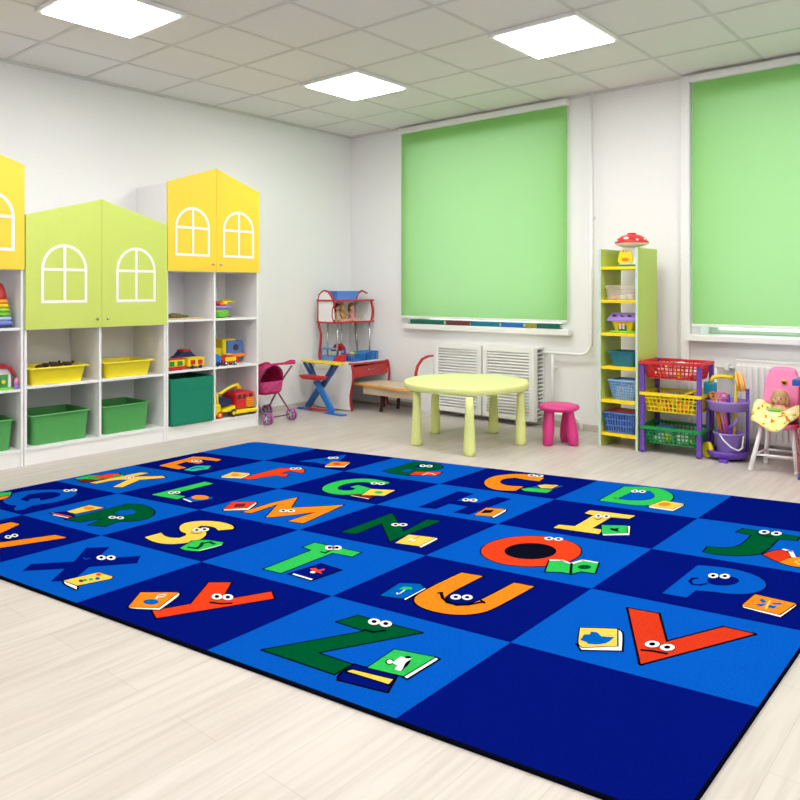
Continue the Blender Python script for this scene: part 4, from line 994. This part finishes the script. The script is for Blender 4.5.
B = [(0, 530, 5.333), (120, 530, 5.333), (250, 530, 5.333), (330, 560, 6.667), (380, 530, 5.333), (500, 530, 5.333), (620, 530, 5.333), (650, 530, 5.333)]
Rg = (360, 440, 2.963); Cc = (560, 440, 3.333)
def book(fr, cov, pages, m, lvl=3):
    poly(fr, pages, WHm, lvl, BKm, .007); poly(fr, cov, m, lvl+1, BKm, .0045)
# Y
poly(B[1], [(475, 280), (592, 280), (548, 358), (560, 372), (806, 330), (820, 366), (195, 470), (175, 432), (378, 395)], RDm)
line(B[1], [(485, 388), (540, 395), (592, 392)], BKm); eyes(B[1], (517, 358), (575, 361), rx=29, ry=16)
book(B[1], [(110, 335), (310, 335), (205, 415), (45, 412)], [(45, 412), (205, 415), (310, 335), (322, 348), (212, 427), (58, 421)], ORm)
ell(B[1], (165, 386), 42, 14, MBm, 5.5); line(B[1], [(195, 368), (205, 350), (245, 345), (235, 358), (215, 360)], WHm, .004, 6)
# X
poly(B[0], [(460, 95), (585, 92), (512, 155), (750, 138), (732, 178), (475, 198), (385, 272), (270, 275), (345, 207), (118, 220), (165, 182), (395, 168)], NVm, out=None)
eyes(B[0], (540, 150), (592, 150), rx=25, ry=12); line(B[0], [(445, 150), (460, 158), (478, 152)], LBm, .003)
book(B[0], [(340, 272), (525, 228), (600, 250), (592, 262), (412, 298)], [(340, 272), (412, 298), (408, 318), (345, 290)], YLm)
for (c, m) in (((432, 274), BRm), ((452, 270), GRm), ((485, 266), GRm), ((520, 262), MBm), ((525, 240), RDm)): ell(B[0], c, 13, 7, m, 6)
# W
poly(A[0], [(-235, 560), (-170, 575), (-330, 700), (75, 615), (130, 628), (-175, 775), (370, 700), (445, 718), (-330, 838), (-215, 720), (-520, 800)], ORm)
eyes(A[0], (55, 716), (98, 706), rx=24, ry=11); line(A[0], [(0, 725), (40, 735), (110, 728)], BKm, .004)
# Z
poly(B[2], [(465, 490), (575, 458), (914, 548), (355, 655), (540, 718), (450, 768), (70, 640), (620, 540)], DGm)
line(B[2], [(612, 536), (660, 546), (716, 538)], BKm, .007); eyes(B[2], (662, 492), (724, 503), rx=33, ry=17)
poly(B[3], [(60, 770), (165, 700), (440, 775), (380, 880), (60, 800)], NVm, 2); poly(B[3], [(115, 745), (150, 735), (420, 800), (390, 830)], YLm, 3.5)
book(B[3], [(430, 600), (700, 652), (490, 778), (250, 722)], [(700, 652), (722, 664), (515, 792), (490, 778)], GRm, 4)
poly(B[3], [(415, 690), (470, 650), (545, 660), (520, 690), (470, 745), (430, 735), (450, 710)], WHm, 6.5, None); ell(B[3], (398, 684), 20, 14, WHm, 6.5, BKm); poly(B[3], [(500, 690), (540, 668), (530, 700), (480, 745)], BKm, 7.5, None); ell(B[3], (520, 655), 22, 8, BKm, 8)
# S
poly(A[1], [(300, 715), (410, 685), (425, 705), (470, 720), (530, 720), (572, 705), (578, 690), (545, 680), (528, 662), (535, 635), (575, 617), (650, 607), (750, 607), (820, 616), (875, 632), (898, 652), (882, 662), (787, 670), (770, 650), (720, 640), (670, 640), (650, 650), (690, 665), (712, 685), (700, 712), (650, 738), (570, 755), (480, 762), (400, 757), (335, 738)], YLm)
eyes(A[1], (645, 670), (697, 665), rx=31, ry=12); line(A[1], [(608, 688), (645, 693), (680, 688)], BKm, .004)
poly(B[1], [(320, 98), (385, 60), (455, 52), (552, 68), (540, 85), (420, 115), (345, 110)], GRm, 3); line(B[1], [(370, 95), (410, 100), (430, 88), (440, 72), (480, 66), (500, 76)], DGm, .009, 5)
line(B[1], [(425, 112), (540, 82)], WHm, .003, 5.5)
# T
poly(B[2], [(345, 68), (590, 120), (545, 142), (440, 122), (165, 230), (75, 208), (330, 108), (285, 92)], GRm)
eyes(B[2], (425, 97), (463, 97), rx=27, ry=12); line(B[2], [(380, 118), (400, 124), (425, 112)], DGm, .006)
poly(B[2], [(378, 182), (485, 215), (330, 270), (208, 235)], NVm, 3, BKm); line(B[2], [(235, 238), (325, 265)], WHm, .006, 5); poly(B[2], [(318, 208), (350, 205), (365, 215), (395, 208), (400, 215), (375, 222), (385, 236), (345, 226)], RDm, 5, None); ell(B[2], (335, 228), 14, 6, WHm, 6)
# R
G0 = (0, 440, 2.963)
poly(G0, [(195, 236), (375, 190), (420, 191), (450, 203), (460, 216), (442, 232), (400, 241), (350, 241), (312, 256), (262, 252), (305, 233), (240, 243)], DGm)
poly(A[1], [(100, 555), (130, 537), (215, 532), (240, 545), (222, 560), (150, 572)], LBm, 2.6, None); eyes(A[1], (82, 585), (135, 588), rx=26, ry=9)
poly(A[0], [(335, 555), (440, 545), (495, 575), (440, 592)], NVm, 2.4); line(A[0], [(350, 556), (470, 580)], RDm, .006, 4); line(A[0], [(360, 568), (450, 586)], WHm, .005, 4)
poly(A[0], [(445, 545), (595, 502), (692, 520), (505, 560)], YLm, 3.5); ell(A[0], (592, 523), 38, 11, ORm, 5.5)
# Q
poly(A[0], [(15, 470), (60, 430), (190, 402), (330, 398), (450, 398), (520, 412), (500, 440), (420, 470), (300, 493), (215, 503), (160, 530), (105, 538), (90, 525), (115, 505), (40, 495)], LBm, out=NVm, sm=1)
poly(A[0], [(135, 465), (190, 430), (300, 414), (380, 415), (412, 428), (380, 450), (270, 472), (262, 455), (200, 462), (185, 478)], NVm, 2.6, None, sm=1); eyes(A[0], (445, 406), (492, 403), rx=23, ry=8)
poly(A[0], [(-60, 425), (75, 414), (72, 436), (-60, 452)], GRm, 3); poly(A[0], [(-60, 455), (70, 440), (30, 462), (-60, 478)], ORm, 3.2)
# K
poly(A[1], [(-70, 352), (270, 283), (325, 287), (215, 312), (420, 307), (437, 318), (265, 332), (150, 382), (88, 380), (185, 332), (100, 332), (-25, 358)], YLm)
eyes(A[1], (180, 322), (215, 318), rx=18, ry=7)
poly(A[0], [(500, 325), (590, 305), (690, 300), (800, 292), (830, 305), (720, 325), (560, 345)], GRm, 3); poly(A[0], [(600, 318), (700, 298), (790, 290), (800, 300), (690, 325)], RDm, 4.5); poly(A[0], [(510, 332), (600, 330), (640, 338), (560, 352)], BRm, 5)
# E
poly(A[1], [(395, 238), (620, 178), (720, 180), (812, 198), (780, 208), (668, 195), (612, 203), (692, 215), (655, 225), (572, 212), (510, 232), (575, 252), (520, 262)], ORm)
eyes(A[1], (625, 208), (660, 208), rx=20, ry=7); poly(A[1], [(560, 268), (640, 240), (740, 240), (720, 262), (620, 276)], TEm, 3); line(A[1], [(610, 262), (650, 250), (690, 256)], NVm, .008, 5)
# L
poly(A[1], [(345, 432), (700, 345), (755, 358), (480, 427), (568, 443), (515, 462)], GRm); eyes(A[1], (475, 421), (515, 418), rx=22, ry=8)
poly(A[1], [(550, 465), (640, 435), (755, 450), (740, 462), (600, 484)], LBm, 3, NVm); ell(A[1], (668, 452), 58, 15, ORm, 5); line(A[1], [(560, 462), (605, 480)], WHm, .006, 5)
# F
poly(A[2], [(270, 322), (530, 255), (600, 255), (690, 262), (700, 275), (680, 288), (600, 272), (540, 290), (590, 298), (570, 312), (500, 302), (330, 330)], RDm)
eyes(A[2], (620, 260), (657, 258), rx=22, ry=7); book(A[2], [(140, 312), (215, 282), (330, 290), (270, 316)], [(140, 312), (270, 316), (330, 290), (335, 297), (275, 324), (145, 318)], YLm); ell(A[2], (235, 300), 28, 9, ORm, 5.5)
# M
poly(A[2], [(285, 548), (455, 492), (650, 448), (605, 520), (957, 500), (690, 622), (588, 608), (775, 548), (505, 580), (440, 582), (520, 495), (345, 553)], ORm)
eyes(A[2], (555, 540), (607, 541), rx=29, ry=9); book(A[2], [(215, 482), (370, 482), (312, 522), (155, 530)], [(155, 530), (312, 522), (370, 482), (380, 490), (322, 534), (160, 538)], RDm); poly(A[2], [(240, 495), (310, 492), (290, 515), (220, 518)], BRm, 5.5, None)
# N
poly(A[3], [(275, 682), (615, 555), (692, 680), (847, 598), (935, 608), (600, 745), (545, 622), (375, 692)], DGm)
eyes(A[3], (637, 634), (687, 634), rx=30, ry=10); book(A[4], [(-32, 755), (60, 700), (235, 720), (125, 776)], [(125, 776), (235, 720), (252, 728), (140, 786)], YLm); ell(A[4], (80, 735), 25, 8, WHm, 5.5); line(A[4], [(60, 745), (110, 722), (130, 712)], ORm, .004, 6)
# G
poly(A[3], [(600, 352), (550, 338), (470, 325), (370, 325), (250, 340), (165, 368), (142, 395), (175, 418), (250, 432), (370, 432), (440, 425), (480, 392), (430, 378), (385, 368), (335, 380), (370, 390), (350, 402), (300, 405), (255, 398), (248, 382), (290, 362), (370, 348), (450, 348), (510, 358), (570, 362)], GRm)
eyes(A[3], (495, 357), (542, 360), rx=25, ry=8); poly(A[3], [(310, 435), (400, 428), (490, 445), (460, 465)], BRm, 2.8); line(A[3], [(345, 440), (455, 460)], WHm, .004, 5); poly(A[3], [(470, 395), (635, 403), (560, 440), (410, 435)], YLm, 4); ell(A[3], (525, 418), 30, 9, GRm, 6)
# H
poly(A[4], [(120, 515), (390, 408), (495, 425), (380, 470), (430, 480)if 0 else (520, 488), (650, 445), (745, 460), (460, 565), (355, 550), (450, 512), (330, 492), (240, 528)], NVm, out=None)
eyes(A[4], (440, 468), (490, 470), rx=26, ry=10); book(A[4], [(495, 568), (575, 520), (700, 530), (610, 578)], [(610, 578), (700, 530), (712, 540), (622, 588)], ORm); poly(A[4], [(565, 535), (630, 535), (605, 555), (535, 558)], BKm, 5.5, None)
# B
poly(A[4], [(-115, 275), (100, 212), (230, 222), (285, 238), (280, 256), (220, 268), (180, 270), (60, 305), (-40, 292)], DGm); poly(A[3], [(672, 275), (715, 262), (760, 268), (715, 280)], LBm, 2.6, None)
poly(A[4], [(90, 245), (120, 232), (200, 240), (150, 256)], NVm, 2.6, None); eyes(A[4], (152, 241), (196, 243), rx=22, ry=8)
poly(A[4], [(60, 300), (105, 280), (280, 282), (240, 306), (150, 300)], RDm, 3); line(A[4], [(150, 302), (185, 288), (215, 292), (235, 300)], WHm, .004, 5)
# A
poly(A[3], [(-10, 210), (310, 165), (270, 205), (190, 235), (105, 216), (60, 214)], LBm, out=NVm); eyes(A[3], (205, 188), (238, 187), rx=20, ry=7)
poly(A[3], [(145, 205), (200, 196), (180, 206)], NVm, 2.6, None); book(A[3], [(165, 242), (215, 212), (330, 215), (290, 243)], [(165, 242), (290, 243), (330, 215), (333, 220), (295, 250), (168, 248)], ORm); ell(A[3], (245, 228), 25, 7, RDm, 5.5)
# C
poly(Rg, [(545, 113), (520, 104), (470, 100), (410, 104), (375, 115), (366, 128), (380, 142), (415, 150), (460, 150), (485, 138), (450, 137), (422, 132), (412, 124), (425, 115), (460, 112), (495, 118), (530, 122)], ORm)
eyes(A[5], (210, 304), (262, 308), rx=28, ry=8); poly(A[5], [(140, 395), (200, 385), (350, 400), (315, 420), (165, 408)], GRm, 3); poly(A[5], [(200, 385), (300, 360), (425, 375), (350, 398)], LBm, 4); poly(A[5], [(250, 372), (300, 365), (390, 372), (345, 392), (275, 390)], YLm, 5.5); line(A[5], [(300, 378), (325, 384), (365, 370)], ORm, .005, 7)
# I
poly(A[5], [(600, 535), (902, 572), (862, 592), (742, 582), (615, 655), (682, 665), (660, 695), (358, 652), (392, 632), (500, 642), (622, 570), (565, 555)], YLm)
eyes(A[5], (655, 576), (710, 578), rx=27, ry=11); line(A[5], [(632, 592), (650, 600), (675, 592)], BKm, .004)
book(A[6], [(12, 636), (178, 640), (182, 688), (15, 694)], [(178, 640), (200, 646), (195, 702), (22, 704), (15, 694), (182, 688)], GRm); poly(A[6], [(65, 655), (95, 660), (130, 655), (115, 668), (135, 682), (95, 676), (75, 672)], BKm, 5.5, None)
# O
ell(Rg, (507, 330), 148, 45, RDm, 1.5, BKm, .006, 48); ell(Rg, (505, 330), 77, 24, BKm, 2.6, n=40); eyes(Rg, (560, 293), (588, 295), rx=14, ry=5)
poly(Rg, [(550, 391), (562, 358), (600, 360), (627, 366), (660, 358), (706, 366), (695, 396), (655, 390), (625, 398), (600, 392)], GRm, 3.5); line(Rg, [(566, 357), (600, 358), (626, 368), (660, 357), (700, 364)], WHm, .007, 5.5); line(Rg, [(627, 368), (624, 396)], BKm, .006, 6); ell(Rg, (665, 378), 20, 6, DGm, 6); eyes(Rg, (658, 377), (672, 378), rx=7, ry=3)
# D
poly(A[6], [(160, 378), (330, 380), (420, 395), (480, 425), (492, 455), (450, 485), (330, 505), (200, 500), (-5, 470)], GRm); poly(A[6], [(120, 458), (240, 402), (330, 408), (368, 435), (345, 462), (260, 472), (150, 466)], LBm, 2.6, BKm, .003)
eyes(A[6], (232, 410), (282, 412), rx=25, ry=9); line(A[6], [(90, 452), (110, 460)], BKm, .004); book(A[6], [(325, 508), (425, 472), (558, 495), (480, 530)], [(325, 508), (480, 530), (558, 495), (560, 503), (485, 542), (328, 518)], YLm); ell(A[6], (430, 498), 42, 12, ORm, 5.5)
# J
poly(A[7], [(390, 500), (795, 560), (772, 585), (640, 575), (560, 655), (490, 690), (340, 698), (200, 688), (100, 668), (130, 632), (250, 642), (340, 635), (400, 600), (450, 548), (340, 525)], DGm)
line(A[7], [(490, 540), (545, 556), (600, 558)], BKm, .005); eyes(A[7], (540, 527), (628, 537), rx=40, ry=15)
poly(A[7], [(530, 690), (605, 658), (690, 660), (745, 705), (650, 745), (600, 725)], RRm, 3); poly(A[7], [(650, 745), (745, 705), (830, 710), (900, 735), (830, 782), (740, 775)], ORm, 3); line(A[7], [(690, 655), (730, 665), (752, 705)], WHm, .010, 5); line(A[7], [(835, 725), (780, 735), (765, 752), (800, 762)], YLm, .006, 5)
# P
poly(B[6], [(415, 188), (520, 195), (640, 215), (745, 250), (785, 290), (765, 320), (690, 342), (600, 343), (500, 330), (405, 322), (355, 360), (225, 338)], LBm, out=NVm)
ell(B[6], (550, 272), 86, 26, NVm, 2.6); eyes(B[6], (497, 246), (559, 249), rx=28, ry=13); line(B[6], [(412, 258), (385, 262), (372, 275), (385, 290), (425, 295), (458, 288)], NVm, .006)
book(B[7], [(560, 345), (778, 395), (690, 453), (490, 405)], [(490, 405), (690, 453), (778, 395), (783, 404), (695, 466), (500, 416)], ORm)
for q in ([(580, 375), (600, 370), (625, 388), (600, 392)], [(645, 392), (700, 392), (705, 402), (660, 400)], [(558, 398), (600, 396), (622, 400), (590, 412)], [(635, 403), (680, 410), (660, 422), (628, 415)]): poly(B[7], q, MBm, 5.5, None)
line(B[7], [(640, 380), (618, 422)], YLm, .004, 7)
# V
poly(B[6], [(45, 418), (205, 447), (245, 598), (555, 518), (715, 555), (112, 715)], RRm, wd=.009)
line(B[6], [(120, 642), (180, 648), (245, 660)], BKm, .006); eyes(B[6], (172, 612), (252, 629), rx=40, ry=18)
book(B[5], [(428, 524), (625, 530), (625, 620), (440, 628), (415, 612)], [(625, 530), (655, 548), (648, 645), (435, 640), (415, 612), (440, 628), (625, 620)], YLm)
poly(B[5], [(428, 590), (450, 560), (480, 560), (485, 545), (520, 550), (540, 570), (610, 575), (575, 605), (520, 615), (470, 610), (460, 600)], MBm, 5.5, None, sm=1)
# U
poly(B[4], [(435, 228), (548, 247), (345, 350), (350, 378), (395, 397), (460, 398), (525, 382), (715, 282), (822, 302), (600, 425), (520, 447), (420, 455), (300, 440), (210, 410), (178, 378), (195, 348), (300, 290)], ORm)
line(B[4], [(312, 338), (330, 336)], BKm, .006); line(B[4], [(325, 336), (335, 365), (360, 388), (410, 402), (470, 400), (550, 385)], BKm, .007); line(B[4], [(540, 378), (555, 390)], BKm, .006); eyes(B[4], (404, 360), (465, 362), rx=29, ry=14)
book(B[4], [(105, 285), (215, 290), (235, 310), (125, 368), (0, 352)], [(235, 308), (245, 314), (135, 374), (125, 368)], MBm, 3)
poly(B[4], [(98, 320), (125, 305), (170, 308), (172, 322), (150, 318), (135, 326), (118, 318)], GRm, 5.5, None); line(B[4], [(133, 322), (105, 342), (92, 345), (92, 338)], WHm, .003, 6)
tag(rug.build('alphabet_rug', fix=False), 'large blue checkered rug with cartoon alphabet letters and books', 'rug')
